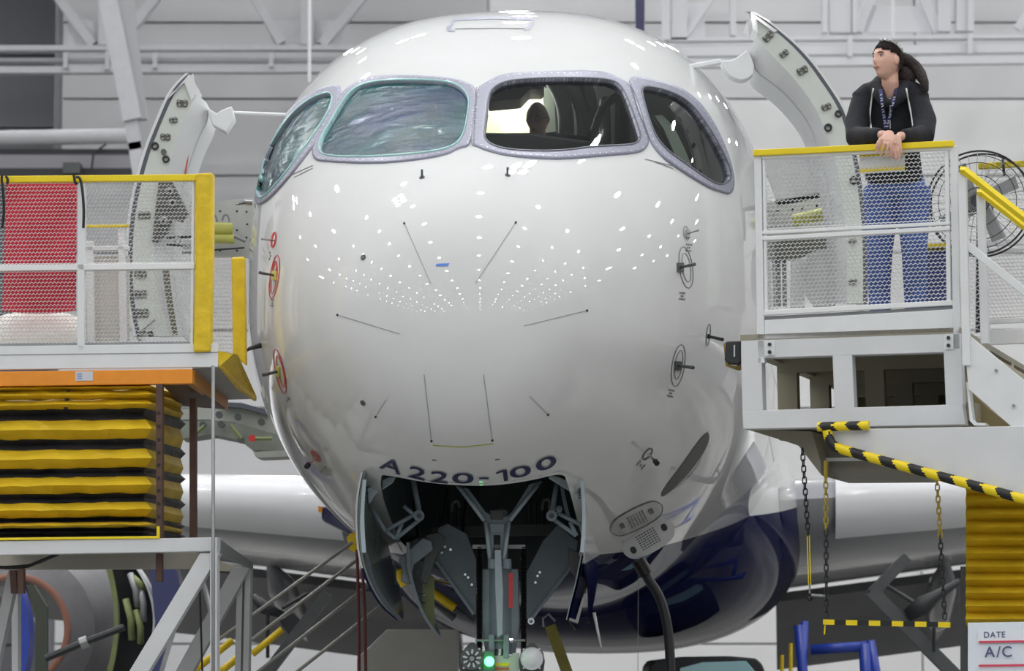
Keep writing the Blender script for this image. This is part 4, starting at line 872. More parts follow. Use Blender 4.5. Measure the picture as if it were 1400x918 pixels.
# sill panels and actuators in the door openings
b = MB().prism([P(*q, 23.6) for q in ((290, 276), (346, 270), (346, 352), (290, 352))], (0, .04, 0)).build('sill_panel', mat('sill_grey', lin(200, 202, 200), .5, noise=.04), plane)
for x, y in ((301, 289), (324, 289), (337, 290), (338, 307), (324, 315), (337, 325), (301, 343), (324, 343)): MB().disc(P(x, y, 23.59), (0, -1, 0), .008, .006, 8).build('panel_hole', M_black, b)
for y, r, x1 in ((312, .042, 318), (326, .035, 320)): MB().tube([P(284, y, 23.4), P(x1, y+1, 23.4)], r, 14).build('actuator', M_yg, plane, smooth='auto', label='yellow-green door actuator cylinder')
MB().tube([P(318, 322, 23.4), P(336, 330, 23.4)], .014, 8).build('actuator_rod', M_gry, plane); MB().tube([P(292, 342, 23.35), P(334, 339, 23.35)], .007, 6).build('cable', M_dark, plane)
for x in (309, 292): MB().tube(sm([P(x-5, 302, 23.35), P(x-3, 294, 23.35), P(x+3, 294, 23.35), P(x+5, 304, 23.35)]), .008, 6).build('actuator_hose', M_gry, plane)
MB().tube([P(322, 280, 23.3), P(334, 277, 23.3), P(345, 278, 23.3)], [.006, .02, .02], 8).build('door_pin', M_chrome, plane)
b = MB().prism([P(*q, 23.7) for q in ((1034, 280), (1135, 262), (1140, 322), (1040, 330))], (0, .04, 0)).build('sill_panel', mat('sill_grey', (0, 0, 0)), plane)
for x, y in ((1063, 288), (1083, 286), (1097, 285), (1117, 282)): MB().disc(P(x, y, 23.69), (0, -1, 0), .01, .006, 8).build('panel_hole', M_black, b)
MB().tube([P(1084, 302, 23.5), P(1128, 292, 23.5)], .045, 14).build('actuator', M_yg, plane, smooth='auto', label='yellow-green actuator behind the right mesh')
MB().prism([P(*q, 23.2) for q in ((1040, 214), (1104, 208), (1132, 262), (1062, 274))], (0, .05, 0)).build('escape_slide_cover', mat('slide_white', lin(235, 237, 238), .5), plane, bevel=.01)
MB().prism([P(*q, 23.25) for q in ((1060, 274), (1134, 262), (1134, 267), (1064, 281))], (0, .05, 0)).build('slide_gasket', M_dark, plane)
MB().prism([P(*q, 23.25) for q in ((1124, 240), (1148, 234), (1162, 286), (1164, 312), (1146, 312))], (0, .05, 0)).build('door_gusset', M_dgry, plane)
MB().strip(pol([(1046, 334), (1080, 326), (1128, 324)], 23.6), pol([(1048, 356), (1090, 355), (1104, 348), (1152, 338)], 23.6), (0, .06, 0)).build('opening_arch', mat('arch_olive', lin(112, 114, 106), .5), plane)
MB().prism([P(*q, 23.5) for q in chaikin([(1102, 350), (1110, 344), (1152, 338), (1148, 418), (1102, 420)], 1)], (0, .05, 0)).build('cabin_panel', mat('door_pale', lin(205, 208, 208), .5), plane)
MB().prism([P(*q, 23.55) for q in ((1082, 356), (1102, 354), (1100, 420), (1081, 420))], (0, .05, 0)).build('cabin_panel', mat('slide_white', (0, 0, 0)), plane)
for x in (1048, 1056, 1064, 1072): MB().beam(P(x, 356, 23.7), P(x+1, 420, 23.7), .03, .03, up=(1, 0, 0)).build('opening_frame', M_gry, plane)
# panel lanyard hose
MB().tube(sm([P(876, 768, PYv), P(884, 790, PYv), P(902, 815, PYv-.05), P(912, 850, PYv-.1), P(916, 890, PYv-.15), P(917, 935, PYv-.2), P(900, 1050, PYv-.4)], 2), .033, 12).build('ground_power_cable', M_dark, plane, smooth=True, label='thick black ground power cable hanging from the oval panel')
MB().tube([P(872, 766, PYv-.01), P(884, 786, PYv-.01)], .05, 14).build('cable_plug', M_black, plane, smooth='auto')
MB().tube([P(873, 745, PYv+.05), P(871, 1100, PYv)], .002, 4).build('wire', M_gry, plane)
# ------------------------------------------------------------------ right hand work platform
RP = (19.43, .31); BD = Vector((.31, 1, 0)).normalized()
def R(px, py, d=0.0): return PL(px, py, (RP[0]+d*math.hypot(1, RP[1]), RP[1]))
def RS(px, py, d=0.0): return PL(px, py, RP)+BD*d
def pxm(p): return (p-Vector((0, 0, CZ))).y/F
rp = thing('work_platform', PL(1170, 586, RP)+Vector((0, 0, 0)), 'white steel work platform with yellow top rail, woman leaning on it', 'platform')
def rail(a, b2, wpx, m, nm, d=0., dep=.04, par=None, f=R, **kw):
    p, q = f(*a, d), f(*b2, d); s = wpx*p.y/F; dep_ = dep
    up = Vector((0, 0, 1)) if abs(a[0]-b2[0]) > abs(a[1]-b2[1]) else None
    t = (q-p).normalized(); dv = (BD if f is R else BDL)
    n = t.cross(dv).normalized()*s/2
    return MB().prism([p-n, p+n, q+n, q-n], dv*dep_).build(nm, m, par, bevel=min(.004, s*.2), **kw)
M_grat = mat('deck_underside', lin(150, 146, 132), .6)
rail((1029, 209), (1303, 196), 8.5, M_yel, 'top_rail', -.02, .06, rp); rail((1041, 215), (1300, 202.5), 5, M_mesh, 'frame_rail', .0, .03, rp)
rail((1035.5, 211), (1040.5, 497), 10, M_white, 'post', 0, .05, rp); rail((1303.5, 200), (1308, 478), 10, M_white, 'post', 0, .05, rp)
rail((1044, 212), (1047, 430), 4, M_mesh, 'frame_rail', .01, .03, rp); rail((1294, 202), (1297, 415), 6, M_mesh, 'frame_rail', .01, .03, rp)
rail((1042, 318), (1299, 305), 5, M_mesh, 'frame_rail', .0, .03, rp); rail((1042, 326), (1299, 312), 6, M_mesh, 'frame_rail', .0, .03, rp)
rail((1044, 428), (1302, 414), 7, M_mesh, 'frame_rail', .0, .03, rp)
meshpanel('mesh_panel', [R(1046, 314, .02), R(1293, 301, .02), R(1292, 204, .02), R(1043, 217, .02)], 41, 18, .0062, M_mesh, rp)
meshpanel('mesh_panel', [R(1048, 426, .02), R(1295, 412, .02), R(1294, 316, .02), R(1045, 330, .02)], 41, 18, .0062, M_mesh, rp)
MB().prism([R(1046, 433, .03), R(1302, 419, .03), R(1302, 424, .03), R(1046, 438, .03)], BD*.02).build('toe_gap_trim', M_gry, rp)
MB().prism([R(1045, 438), R(1303, 423), R(1303, 455), R(1045, 464)], BD*.03).build('toe_board', M_white, rp, bevel=.003)
sg = MB().prism([R(1175, 211, .06), R(1237, 207, .06), R(1237, 234, .06), R(1175, 238, .06)], BD*.004).build('rail_sign', M_white, rp, label='white plate with two yellow bands behind the mesh')
for y in (0, 19.5): MB().prism([R(1175, 211+y, .055), R(1237, 207+y, .055), R(1237, 212+y, .055), R(1175, 216+y, .055)], BD*.004).build('sign_band', M_yel, sg)
def boxframe(d, m, dep=.1):
    for q in ([(1013, 466), (1314, 456), (1314, 479), (1291, 482), (1013, 490.5)], [(1015, 562), (1316, 553), (1320, 581), (1016, 587)],
              [(1013, 489), (1041, 489), (1043, 562), (1015, 563)], [(1138, 486), (1165, 486), (1168, 559), (1141, 560)], [(1290, 481), (1314, 478), (1317, 554), (1293, 555)]):
        MB().prism([RS(*p, d) for p in q], BD*dep).build('frame_beam', m, rp, bevel=.004 if d == 0 else 0)
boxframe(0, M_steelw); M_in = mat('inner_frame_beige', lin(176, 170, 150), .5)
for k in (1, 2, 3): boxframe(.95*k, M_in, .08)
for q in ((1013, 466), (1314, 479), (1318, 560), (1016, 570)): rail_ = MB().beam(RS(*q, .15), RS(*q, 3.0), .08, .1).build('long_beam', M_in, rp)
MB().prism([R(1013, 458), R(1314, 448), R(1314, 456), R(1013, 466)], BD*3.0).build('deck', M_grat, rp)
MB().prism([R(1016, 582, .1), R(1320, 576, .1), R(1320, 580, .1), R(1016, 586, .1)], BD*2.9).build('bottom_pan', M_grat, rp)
MB().prism([R(1300, 480, .2), R(1304, 480, .2), R(1308, 575, .2), R(1304, 575, .2)], BD*2.7).build('side_pan', M_in, rp)
for q in ([(1046, 466), (1059, 465.5), (1059, 486), (1046, 487)], [(1291, 457), (1303, 456.5), (1303, 478), (1291, 478)]):
    bp = MB().prism([R(*p, -.01) for p in q], BD*.012).build('bracket_plate', M_white, rp)
    for yy in (.25, .75): c = R((q[0][0]+q[1][0])/2, q[0][1]+(q[3][1]-q[0][1])*yy, -.01); MB().disc(c, -BD, .011, .012, 8).build('bolt', M_dark, bp)
MB().prism([R(*p, .05) for p in ((992, 467), (1012, 466), (1013, 494), (1008, 498), (996, 497), (990, 493))], BD*.12).build('bumper', M_dark, rp, bevel=.008, label='black rubber bumper with a metal staple')
MB().prism([R(*p, .04) for p in ((1003, 472), (1005, 472), (1005, 488), (1003, 488))], BD*.01).build('bumper_staple', M_chrome, rp)
MB().prism([R(*p, .12) for p in ((989, 470), (993, 468), (995, 498), (1006, 501), (1014, 498), (1014, 503), (1004, 505), (992, 501))], BD*.1).build('bumper_backing', mat('ochre_foam', lin(150, 126, 70), .7), rp)
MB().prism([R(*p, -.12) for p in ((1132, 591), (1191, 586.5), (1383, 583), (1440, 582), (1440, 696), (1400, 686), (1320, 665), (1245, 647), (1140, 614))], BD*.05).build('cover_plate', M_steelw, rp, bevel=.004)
def hazard(pts, rpx, per, name, par, d=-.16, f=R, n=14, ph=0, **kw):
    q = resample(chaikin(pts, 2, False), int(sum(math.dist(a, b2) for a, b2 in zip(pts, pts[1:]))/2.2)+3, False); W_ = [f(x, y, d) for x, y in q]
    b = MB(); b.tube(W_, rpx*W_[0].y/F, n); bmf = list(b.b.faces)
    for i in range(len(W_)-1):
        for k in range(n): bmf[i*n+k].material_index = int(((i*2.2+ph)/per+abs(k-n/2)/n*.9) * 2) % 2
    me = bpy.data.meshes.new(name); b.b.to_mesh(me); b.b.free(); me.set_sharp_from_angle(angle=.7)
    return link(name, me, [M_yel, M_black], par, smooth=True, **kw)
hazard([(1118, 584), (1188, 582)], 6.5, 36, 'hazard_padding', rp); hazard([(1131, 589), (1133, 600), (1139, 611), (1165, 619), (1250, 642), (1320, 661), (1440, 694)], 6.8, 42, 'hazard_padding', rp)
MB().prism([R(*p, .3) for p in ((1030, 588), (1110, 590), (1122, 632), (1123, 650), (1092, 610))], BD*.5).build('gusset', M_grat, rp)
MB().prism([R(*p, .6) for p in ((1085, 598), (1135, 596), (1180, 628), (1250, 645), (1250, 650), (1124, 651), (1122, 612))], BD*.8).build('under_beam', mat('under_beam_tan', lin(150, 148, 138), .6), rp)
MB().beam(R(1122, 629, .5), R(1186, 628, .5), .02, .02).build('hook_bar', M_white, rp)
MB().prism([RS(*p, 3.0) for p in ((1013, 466), (1314, 456), (1320, 581), (1016, 587))], BD*.05).build('back_plate', M_in, rp)
# stair going down to the right
sp = thing('platform_stair', R(1385, 583), 'white steel stair with two yellow handrails at the right edge', 'stairs')
MB().prism([R(*p, -.1) for p in ((1327, 460), (1440, 553), (1440, 636), (1400, 599), (1324, 532), (1318, 470))], BD*.03).build('stringer', M_white, sp, bevel=.003)
MB().prism([R(*p, -.08) for p in ((1321, 522), (1325, 532), (1330, 574), (1334, 578), (1348, 579), (1348, 582), (1332, 582), (1326, 576))], BD*.1).build('stringer_bracket', M_white, sp)
MB().prism([R(*p, .35) for p in ((1324, 532), (1348, 556), (1383, 583), (1330, 583))], BD*.05).build('stair_backing', mat('olive_tan', lin(165, 150, 110), .6), sp)
for x, y in ((1362, 507), (1386, 555)): MB().disc(R(x, y, -.105), -BD, .009, .01, 10).build('bolt', M_gry, sp)
rail((1315, 236), (1321, 500), 11, M_white, 'post', -.12, .05, sp); rail((1340, 266), (1346, 470), 11, M_white, 'post', .1, .05, sp)
MB().tube([R(1313, 233, -.13), R(1318, 233, -.13), R(1440, 329, -.13)], .024, 4).build('handrail', M_yel, sp, label='upper yellow handrail')
MB().tube([R(1336, 263.5, .08), R(1342, 263.5, .08), R(1440, 341, .08)], .021, 4).build('handrail', M_yel, sp, label='lower yellow handrail')
rail((1323, 336), (1440, 431), 11, M_white, 'mid_rail', -.1, .04, sp)
for k in range(5): MB().prism([R(1345+k*24, 500+k*20, .0), R(1368+k*24, 500+k*20, .0), R(1368+k*24, 503+k*20, .0), R(1345+k*24, 503+k*20, .0)], BD*.7).build('stair_tread', M_gry, sp)
# far guard rail section
RB = 1.4
gp = thing('guard_rail', R(1370, 478, RB), 'white mesh guard rail with a worn yellow top rail, behind the stair', 'railing')
rail((1337, 227), (1440, 221), 8, mat('worn_yellow', lin(205, 188, 50), .6, noise=.5, nscale=25), 'top_rail', RB, .05, gp); rail((1342, 232), (1349, 480), 9, M_mesh, 'post', RB, .05, gp)
for y, w_ in ((333, 8), (342, 4), (440, 7), (462, 20)): rail((1345, y), (1440, y-4), w_, M_white, 'frame_rail', RB, .04, gp)
meshpanel('mesh_panel', [R(1350, 330, RB), R(1440, 326, RB), R(1440, 228, RB), R(1347, 233, RB)], 16, 19, .0052, M_mesh, gp)
meshpanel('mesh_panel', [R(1352, 436, RB), R(1440, 432, RB), R(1440, 342, RB), R(1350, 346, RB)], 16, 18, .0052, M_mesh, gp)
meshpanel('mesh_panel', [R(1312, 462, .6), R(1342, 461, .6), R(1340, 290, .6), R(1310, 292, .6)], 5, 32, .0052, M_mesh, gp)
MB().tube(sm([R(1371, 218, RB-.03), R(1372, 228, RB-.06), R(1373, 240, RB-.03)], 1), .008, 6).build('cable_tie', M_black, gp)
# chains and hanging bar
def chain(name, lab, a, b2, n, m, dd=.25, rr=.0042, swap=None):
    t = thing(name, R(*b2, dd), lab, 'chain', None); lm = {}
    for i in range(n):
        x = a[0]+(b2[0]-a[0])*(i+.5)/n; y = a[1]+(b2[1]-a[1])*(i+.5)/n; p = R(x, y, dd); hl = abs(b2[1]-a[1])/n/F*p.y*.5*1.28; wd_ = hl*.55
        mm = m if swap is None or i < swap[0] else swap[1]
        k = (i % 2, mm.name)
        if k not in lm:
            b = MB(); cs, sn_ = (1, 0.15) if i % 2 else (.45, 1)
            pts = [(0+math.copysign(1, math.cos(u))*0+wd_*math.cos(u), (hl-wd_)*math.copysign(1, math.sin(u))+wd_*math.sin(u)) for u in [math.pi*(j+.5)/5 for j in range(10)]]
            b.tube([Vector((q[0]*cs, q[0]*sn_, q[1])) for q in pts], rr, 5, closed=True)
            bmesh.ops.recalc_face_normals(b.b, faces=b.b.faces); me = bpy.data.meshes.new('chain_link'); b.b.to_mesh(me); b.b.free(); me.materials.append(mm); me.polygons.foreach_set('use_smooth', [True]*len(me.polygons)); lm[k] = me
        o = bpy.data.objects.new('chain_link', lm[k]); COL.objects.link(o); o.parent = t; o.location = p-ORG[t.name]
    return t
M_chy = mat('brass_yellow', lin(190, 165, 60), .45, metal=.3)
chain('hanging_chain', 'black chain nearest the fuselage ending in yellow wire and ball', (1097, 614), (1105, 732), 15, M_black)
t = thing('pull_wire', R(1107, 820, .25), 'yellow wire loop with a dark ball under the leftmost black chain', 'wire')
for dx in (-1.5, 1.5): MB().tube([R(1105+dx, 732, .25), R(1107+dx, 800, .25)], .003, 6).build('wire_strand', M_yel, t)
MB().tube([R(1107, 798, .25), R(1107, 812, .25)], .006, 6).build('hook', M_gry, t); MB().lathe(R(1107, 819, .25), (0, 0, 1), [(.0, -.016), (.014, -.01), (.017, 0), (.014, .01), (0, .016)], 12).build('ball', M_black, t, smooth=True)
MB().tube([R(1109, 814, .25), R(1132, 816, .28)], .009, 8).build('spring', M_gry, t)
chain('hanging_chain', 'yellow then black chain holding the left end of the striped bar', (1129, 652), (1130, 845), 24, M_chy, .25, swap=(9, M_dark))
chain('hanging_chain', 'yellow then black chain holding the right end of the striped bar', (1281, 655), (1292, 847), 24, M_chy, .25, swap=(10, M_dark))
MB().tube([R(1129, 630, .25), R(1129, 654, .25)], .012, 6).build('chain_sleeve', M_chy, rp)
b = MB(); pa, pb_ = R(1126, 851, .25), R(1299, 855, .25)
hb = thing('striped_bar', R(1212, 856, .25), 'yellow and black striped bar hanging level on two chains', 'bar')
for k in range(11):
    MB().beam(pa.lerp(pb_, k/11), pa.lerp(pb_, (k+1)/11), .03, .03).build('bar_stripe', M_black if k % 2 else M_yel, hb)
MB().tube([R(1128, 855, .25), R(1127, 868, .25)], .005, 6).build('loose_cord', M_yel, hb)
# yellow bellows and sign on the far right
bt = thing('bellows_lift', R(1385, 852, .5), 'yellow pleated bellows of a lift behind the date board', 'lift')
for k in range(12):
    y0 = 640+k*18; z = .5; A_ = [R(x, y0, z+.1) for x in (1321, 1440)]; Bm = [R(x, y0+9, z) for x in (1320, 1440)]; C_ = [R(x, y0+18, z+.1) for x in (1321, 1440)]
    o = MB(); o.strip(A_, Bm, BD*.02); o.strip(Bm, C_, BD*.02); o.build('pleat', M_yelb, bt)
MB().prism([R(1322, 640, .62), R(1440, 640, .62), R(1440, 856, .62), R(1322, 856, .62)], BD*.6).build('lift_core', M_yelb, bt)
MB().prism([R(1313, 775, .9), R(1322, 775, .9), R(1322, 1300, .9), R(1313, 1300, .9)], BD*.05).build('lift_leg', M_dgry, bt)
MB().prism([R(1330, 856, .9), R(1440, 856, .9), R(1440, 1180, .9), R(1330, 1180, .9)], BD*.8).build('lift_base', M_dgry, bt, bevel=.01)
db = thing('date_board', R(1385, 1000, -.1), 'white whiteboard lettered DATE and A/C with red lines', 'sign')
MB().prism([R(1323, 852, -.1), R(1460, 850, -.1), R(1460, 1000, -.1), R(1323, 1000, -.1)], BD*.02).build('board', mat('whiteboard', lin(224, 232, 242), .3), db, bevel=.003)
MB().prism([R(1337, 862, -.11), R(1460, 860, -.11), R(1460, 878, -.11), R(1337, 880, -.11)], BD*.003).build('ruled_panel', mat('whiteboard_inset', lin(230, 236, 244), .35), db)
for y in (878.5, 911): MB().prism([R(1338, y-1.6, -.112), R(1460, y-3.4, -.112), R(1460, y-.4, -.112), R(1338, y+1.4, -.112)], BD*.002).build('red_line', mat('board_red', lin(215, 70, 95), .5), db)
UX = (R(1400, 870, 0)-R(1340, 871, 0)).normalized(); UZ = Vector((0, 0, 1))
v, f = textmesh('DATE', R(1345.5, 872.5, -.113), UX*.95, UZ, .047); pmesh('lettering', v, f, mat('board_ink', lin(80, 84, 125), .6), db, label='DATE')
v, f = textmesh('A/C', R(1346, 899, -.113), UX, UZ, .084); pmesh('lettering', v, f, mat('board_ink', (0, 0, 0)), db, label='A/C')
MB().beam(R(1390, 990, .0), R(1390, 1300, .0), .05, .05, up=(1, 0, 0)).build('board_stand', M_gry, db)
# industrial fan
fa = thing('drum_fan', R(1338, 349, 1.0), 'round black-caged industrial fan behind the platform corner post', 'fan')
c = R(1338, 277, 1.0); r_ = 72/F*c.y; ux = Vector((1, -.31, 0)).normalized()
circ = lambda rr, dy, n=48: [c+ux*math.cos(2*math.pi*k/n)*rr+Vector((0, 0, math.sin(2*math.pi*k/n)*rr))+BD*dy for k in range(n)]
for rr, dy, w_ in ((r_, 0, .006), (r_, .12, .006), (r_*.75, -.05, .0025), (r_*.5, -.07, .0025), (r_*.25, -.08, .003), (r_*.9, -.02, .0025)): MB().tube(circ(rr, dy), w_, 6, closed=True).build('cage_ring', M_black, fa)
b = MB()
for k in range(32):
    a = 2*math.pi*k/32; e = ux*math.cos(a)+Vector((0, 0, math.sin(a))); b.tube([c+e*r_*.12-BD*.08, c+e*r_*.6-BD*.065, c+e*r_*.9-BD*.02, c+e*r_], .0022, 4)
b.build('cage_wire', M_gry, fa, kind='stuff')
for k in range(4):
    a = k*math.pi/2+.5; e = ux*math.cos(a)+Vector((0, 0, math.sin(a))); g = ux*-math.sin(a)+Vector((0, 0, math.cos(a)))
    MB().prism([c+e*r_*.15-g*.02, c+e*r_*.8-g*.05, c+e*r_*.85+g*.03, c+e*r_*.15+g*.04], BD*.012+g*.01).build('fan_blade', M_gry, fa)
MB().tube([c-BD*.03, c+BD*.2], .06, 16).build('motor', M_dgry, fa, smooth='auto'); MB().beam(c+BD*.1, R(1340, 455, 1.1), .05, .05, up=(1, 0, 0)).build('fan_stand', M_black, fa)
b = thing('waste_bin', R(1275, 440, 1.2), 'dark blue bin with a yellow rim behind the mesh right of the woman', 'bin')
MB().prism([R(*p, 1.2) for p in ((1262, 345), (1294, 342), (1292, 440), (1266, 441))], BD*.3).build('bin_body', mat('dark_denim_blue', lin(52, 62, 120), .6), b, bevel=.01)
MB().prism([R(*p, 1.18) for p in ((1258, 333), (1296, 331), (1296, 337), (1258, 339))], BD*.34).build('bin_rim', M_yel, b)
# ------------------------------------------------------------------ left hand scissor lift platform
LP_ = (19.78, .12); BDL = Vector((.12, 1, 0)).normalized()
def Lf(px, py, d=0.0): return PL(px, py, (LP_[0]+d*math.hypot(1, LP_[1]), LP_[1]))
def q4(f, x0, y0, x1, y1, d=0., k=-.014): return [f(x0, y0, d), f(x1, y0+k*(x1-x0), d), f(x1, y1+k*(x1-x0), d), f(x0, y1, d)]
lp = thing('lift_platform', Lf(130, 735), 'scissor lift platform with white mesh railing, orange beam and yellow bellows', 'platform')
rail((-40, 245.5), (268, 242.5), 9, M_yel, 'top_rail', -.01, .05, lp, f=Lf)
for x0, x1, y in ((-40, 5, 0), (108, 113, 0)): pass
rail((111, 250), (110, 480), 10, M_white, 'post', 0, .05, lp, f=Lf); rail((264, 247), (262, 474), 4, M_mesh, 'post', .01, .04, lp, f=Lf)
rail((-40, 367), (266, 363.5), 8.5, M_mesh, 'frame_rail', 0, .04, lp, f=Lf)
MB().prism(q4(Lf, -40, 474, 298, 506, 0, -.012), BDL*.03).build('toe_board', M_white, lp, bevel=.003)
MB().prism(q4(Lf, -40, 470, 266, 475, .03, -.012), BDL*.03).build('toe_trim', M_gry, lp)
rail((-40, 486), (298, 482), 1.2, M_gry, 'toe_seam', -.003, .004, lp, f=Lf)
for x0, x1 in ((-40, 106), (116, 262)):
    for y0, y1, ny in ((251, 362, 21), (372, 470, 19)):
        k = -.012; meshpanel('mesh_panel', [Lf(x0, y1-k*0+(x0)*k, .02), Lf(x1, y1+x1*k, .02), Lf(x1, y0+x1*k, .02), Lf(x0, y0+x0*k, .02)], int((x1-x0)/5.2), ny, .0056, M_mesh, lp)
MB().prism([Lf(*p, -.03) for p in ((267, 237), (290, 236), (289.5, 360), (287, 481), (264, 482), (267, 360))], BDL*.09).build('pad', M_yelpad, lp, bevel=.012, label='yellow vinyl corner pad')
pad2 = .0
MB().prism([Lf(*p, .9) for p in ((316, 352), (334, 351), (336, 500), (318, 485))], BDL*.06).build('pad', M_yelpad, lp, bevel=.012, label='yellow vinyl pad beside the fuselage')
meshpanel('mesh_panel', [Lf(290, 482, .9), Lf(318, 482, .9), Lf(316, 352, .9), Lf(290, 352, .9)], 6, 24, .005, M_mesh, lp)
MB().prism([Lf(*p) for p in ((299, 482, 0), (321, 484, 0), (346, 540, 1.6), (346, 549, 1.6), (322, 532, .8), (299, 504, 0))], Vector((.02, .05, .0))).build('pad', M_yelpad, lp, bevel=.01, label='yellow vinyl pad on the deck edge')
MB().prism([Lf(*p) for p in ((263, 505, .05), (298, 502, .05), (345, 546, 1.8), (311, 547, 1.8))], Vector((0, 0, .03))).build('deck_underside', mat('deck_grey', lin(148, 150, 152), .5), lp)
MB().prism(q4(Lf, -40, 509, 263, 529, -.01, -.014), BDL*.08).build('beam', M_org, lp, bevel=.004, label='long orange beam')
MB().prism([Lf(*p) for p in ((263, 505, .0), (312, 546, 1.8), (312, 560, 1.8), (263, 525, 0))], Vector((-.04, 0, 0))).build('beam', mat('orange_painted_shade', lin(196, 140, 84), .5), lp, label='orange end beam in painted shade')  # darker copy of the beam's orange, shade of the end put into colour
lb = MB().prism(q4(Lf, 103, 508.5, 127, 521, -.015, -.014), BDL*.004).build('label_plate', mat('label_white', lin(205, 208, 215), .5), lp, label='small white label on the orange beam')
for k in range(3): MB().prism(q4(Lf, 105, 511+k*3, 112, 512.4+k*3, -.017, -.014), BDL*.002).build('print', mat('print_blue', lin(130, 150, 190), .5), lb)
MB().prism([Lf(*p) for p in ((262, 526, .1), (222, 527, .1), (250, 556, 1.5), (308, 560, 1.7))], Vector((0, 0, .04))).build('scissor_head', M_brn, lp)
# bellows: each pleat an object with a front and a side face meeting at the corner
bounds = [(527, 535, 'y', 0), (535, 548, 'y', .5), (548, 561, 'y', 0), (561, 576, 'k', 0), (576, 602, 'y', 0), (602, 616, 'k', 0), (616, 642, 'y', 0), (642, 654, 'k', 0), (654, 677, 'y', 0), (677, 689, 'k', 0), (689, 709, 'y', 0), (709, 716, 'k', 0), (716, 723, 'y', 0), (723, 729, 'k', 0), (729, 737, 'k', 0)]
random.seed(7)
for y0, y1, cc_, _ in bounds:
    ridge = cc_ == 'y'; nn = 14; rows = [(y0, .10 if ridge else .1), ((y0+y1)/2, .0 if ridge else .16), (y1, .1)]
    vs = []; fs = []
    for r, (y, dp) in enumerate(rows):
        xe = 199 if dp > .05 else 208
        if dp > .12: xe = 196
        for i in range(nn):
            x = -40+(xe+40)*i/(nn-1); dd = dp+(random.uniform(-.012, .012) if 0 < i < nn-1 else 0)+(.03*math.exp(-((x-60)/14)**2) if r == 1 else 0); vs.append(Lf(x, y-.012*x+(random.uniform(-.8, .8) if 0 < i < nn-1 else 0), dd))
        px_ = 247 if dp > .05 else 251
        if dp > .12: px_ = 254
        for j in (1, 2, 3, 4):
            u = j/4; xs = xe+(px_-xe)*u; vs.append(Lf(xs, y-.012*xe+(u*1)*14*(1 if y < 640 else .7), dp+1.4*u))
    m_ = nn+4
    for r in (0, 1):
        for i in range(m_-1): fs.append((r*m_+i, r*m_+i+1, (r+1)*m_+i+1, (r+1)*m_+i))
    pmesh('bellows_pleat', vs, fs, M_yelb if ridge else M_blkb, lp, label='yellow pleat' if ridge else 'black pleat')
MB().prism([Lf(*p, .3) for p in ((-40, 530), (190, 527), (190, 738), (-40, 740))], BDL*1.0).build('scissor_core', M_black, lp)
MB().prism([Lf(*p, .07) for p in ((-40, 554), (190, 551), (190, 554.5), (-40, 557))], BDL*.01).build('strap', M_dark, lp); MB().prism([Lf(*p, .06) for p in ((91, 534), (96, 534), (92, 560), (87, 560))], BDL*.01).build('strap', M_dark, lp)
ch = MB().prism([Lf(*p, -.02) for p in ((213, 525), (222, 525), (221.5, 738), (213.5, 738))], BDL*.05).build('channel_post', M_brn, lp, bevel=.003, label='brown perforated channel')
for y in (563, 581, 599, 617, 634, 652, 669, 687, 705): MB().prism([Lf(*p, -.024) for p in ((215, y), (219, y), (219, y+4.5), (215, y+4.5))], BDL*.004).build('slot', M_black, ch)
MB().prism([Lf(*p, .6) for p in ((259, 545), (267.5, 545), (267.5, 738), (259, 738))], BDL*.05).build('channel_post', M_brn, lp, label='brown channel further back')
rail((-40, 738), (218, 735), 3.5, M_yel, 'yellow_angle', -.04, .02, lp, f=Lf); rail((216, 720), (216, 736), 4, M_yel, 'yellow_angle', -.04, .02, lp, f=Lf)
# stand under it
st_ = thing('lift_stand', Vector((-2.6, 20.6, 0)), 'white welded stand with slanted braces carrying the scissor lift', 'stand')
MB().prism([Lf(*p, -.03) for p in ((-40, 741), (297, 735), (297, 754), (-40, 760))], BDL*.1).build('top_beam', M_steelw, st_, bevel=.004)
def col(x0, y0, x1, y1, w_, d, m, dep=.08, nm='leg', par=None, f=Lf):
    b = MB(); b.prism([f(x0-w_/2, y0, d), f(x0+w_/2, y0, d), f(x1+w_/2, y1, d), f(x1-w_/2, y1, d)], (BDL if f is Lf else BD)*dep); return b.build(nm, m, par or st_, bevel=.004)
col(292, 752, 292, 1190, 10, -.03, M_steelw); col(287, 757, 28, 1188, 27, -.02, M_steelw, nm='brace')
MB().prism([Lf(*p) for p in ((297, 735, 0), (346, 770, 1.2), (346, 778, 1.2), (297, 756, 0))], Vector((-.02, 0, 0))).build('side_beam', mat('steel_painted_shade', lin(120, 122, 126), .4), st_)  # white steel darkened in its colour for the shaded side
for x in (326, 337): col(x+2, 772, x-6, 1140, 8, 1.2, mat('steel_mid', lin(168, 170, 172), .4))
col(330, 776, 130, 1140, 24, 1.15, mat('steel_mid', (0, 0, 0)), nm='brace')
MB().prism([Lf(*p, 1.2) for p in ((-40, 757), (262, 755), (322, 775), (322, 782), (258, 778), (-40, 780))], BDL*.08).build('rear_beam', mat('beige_steel', lin(176, 172, 160), .5), st_)
col(18, 780, -60, 1150, 14, .6, mat('steel_mid', (0, 0, 0)), nm='brace'); col(20, 810, 21, 1140, 9, .8, M_steelw); col(17, 780, 19, 812, 9, .5, M_brn, nm='foot'); 
for x0, y0, y1 in ((217, 757, 796), (28, 778, 812)): col(x0, y0, x0, y1, 8.5, .1, M_brn, .05, 'socket')
MB().tube(sm([Lf(-20, 775, .2), Lf(30, 778, .2), Lf(55, 768, .2), Lf(80, 758, .25)], 2), .012, 6).build('cable', M_black, st_); MB().tube(sm([Lf(-20, 777, .22), Lf(25, 775, .22), Lf(50, 772, .22), Lf(75, 760, .25)], 2), .009, 6).build('cable', M_black, st_)
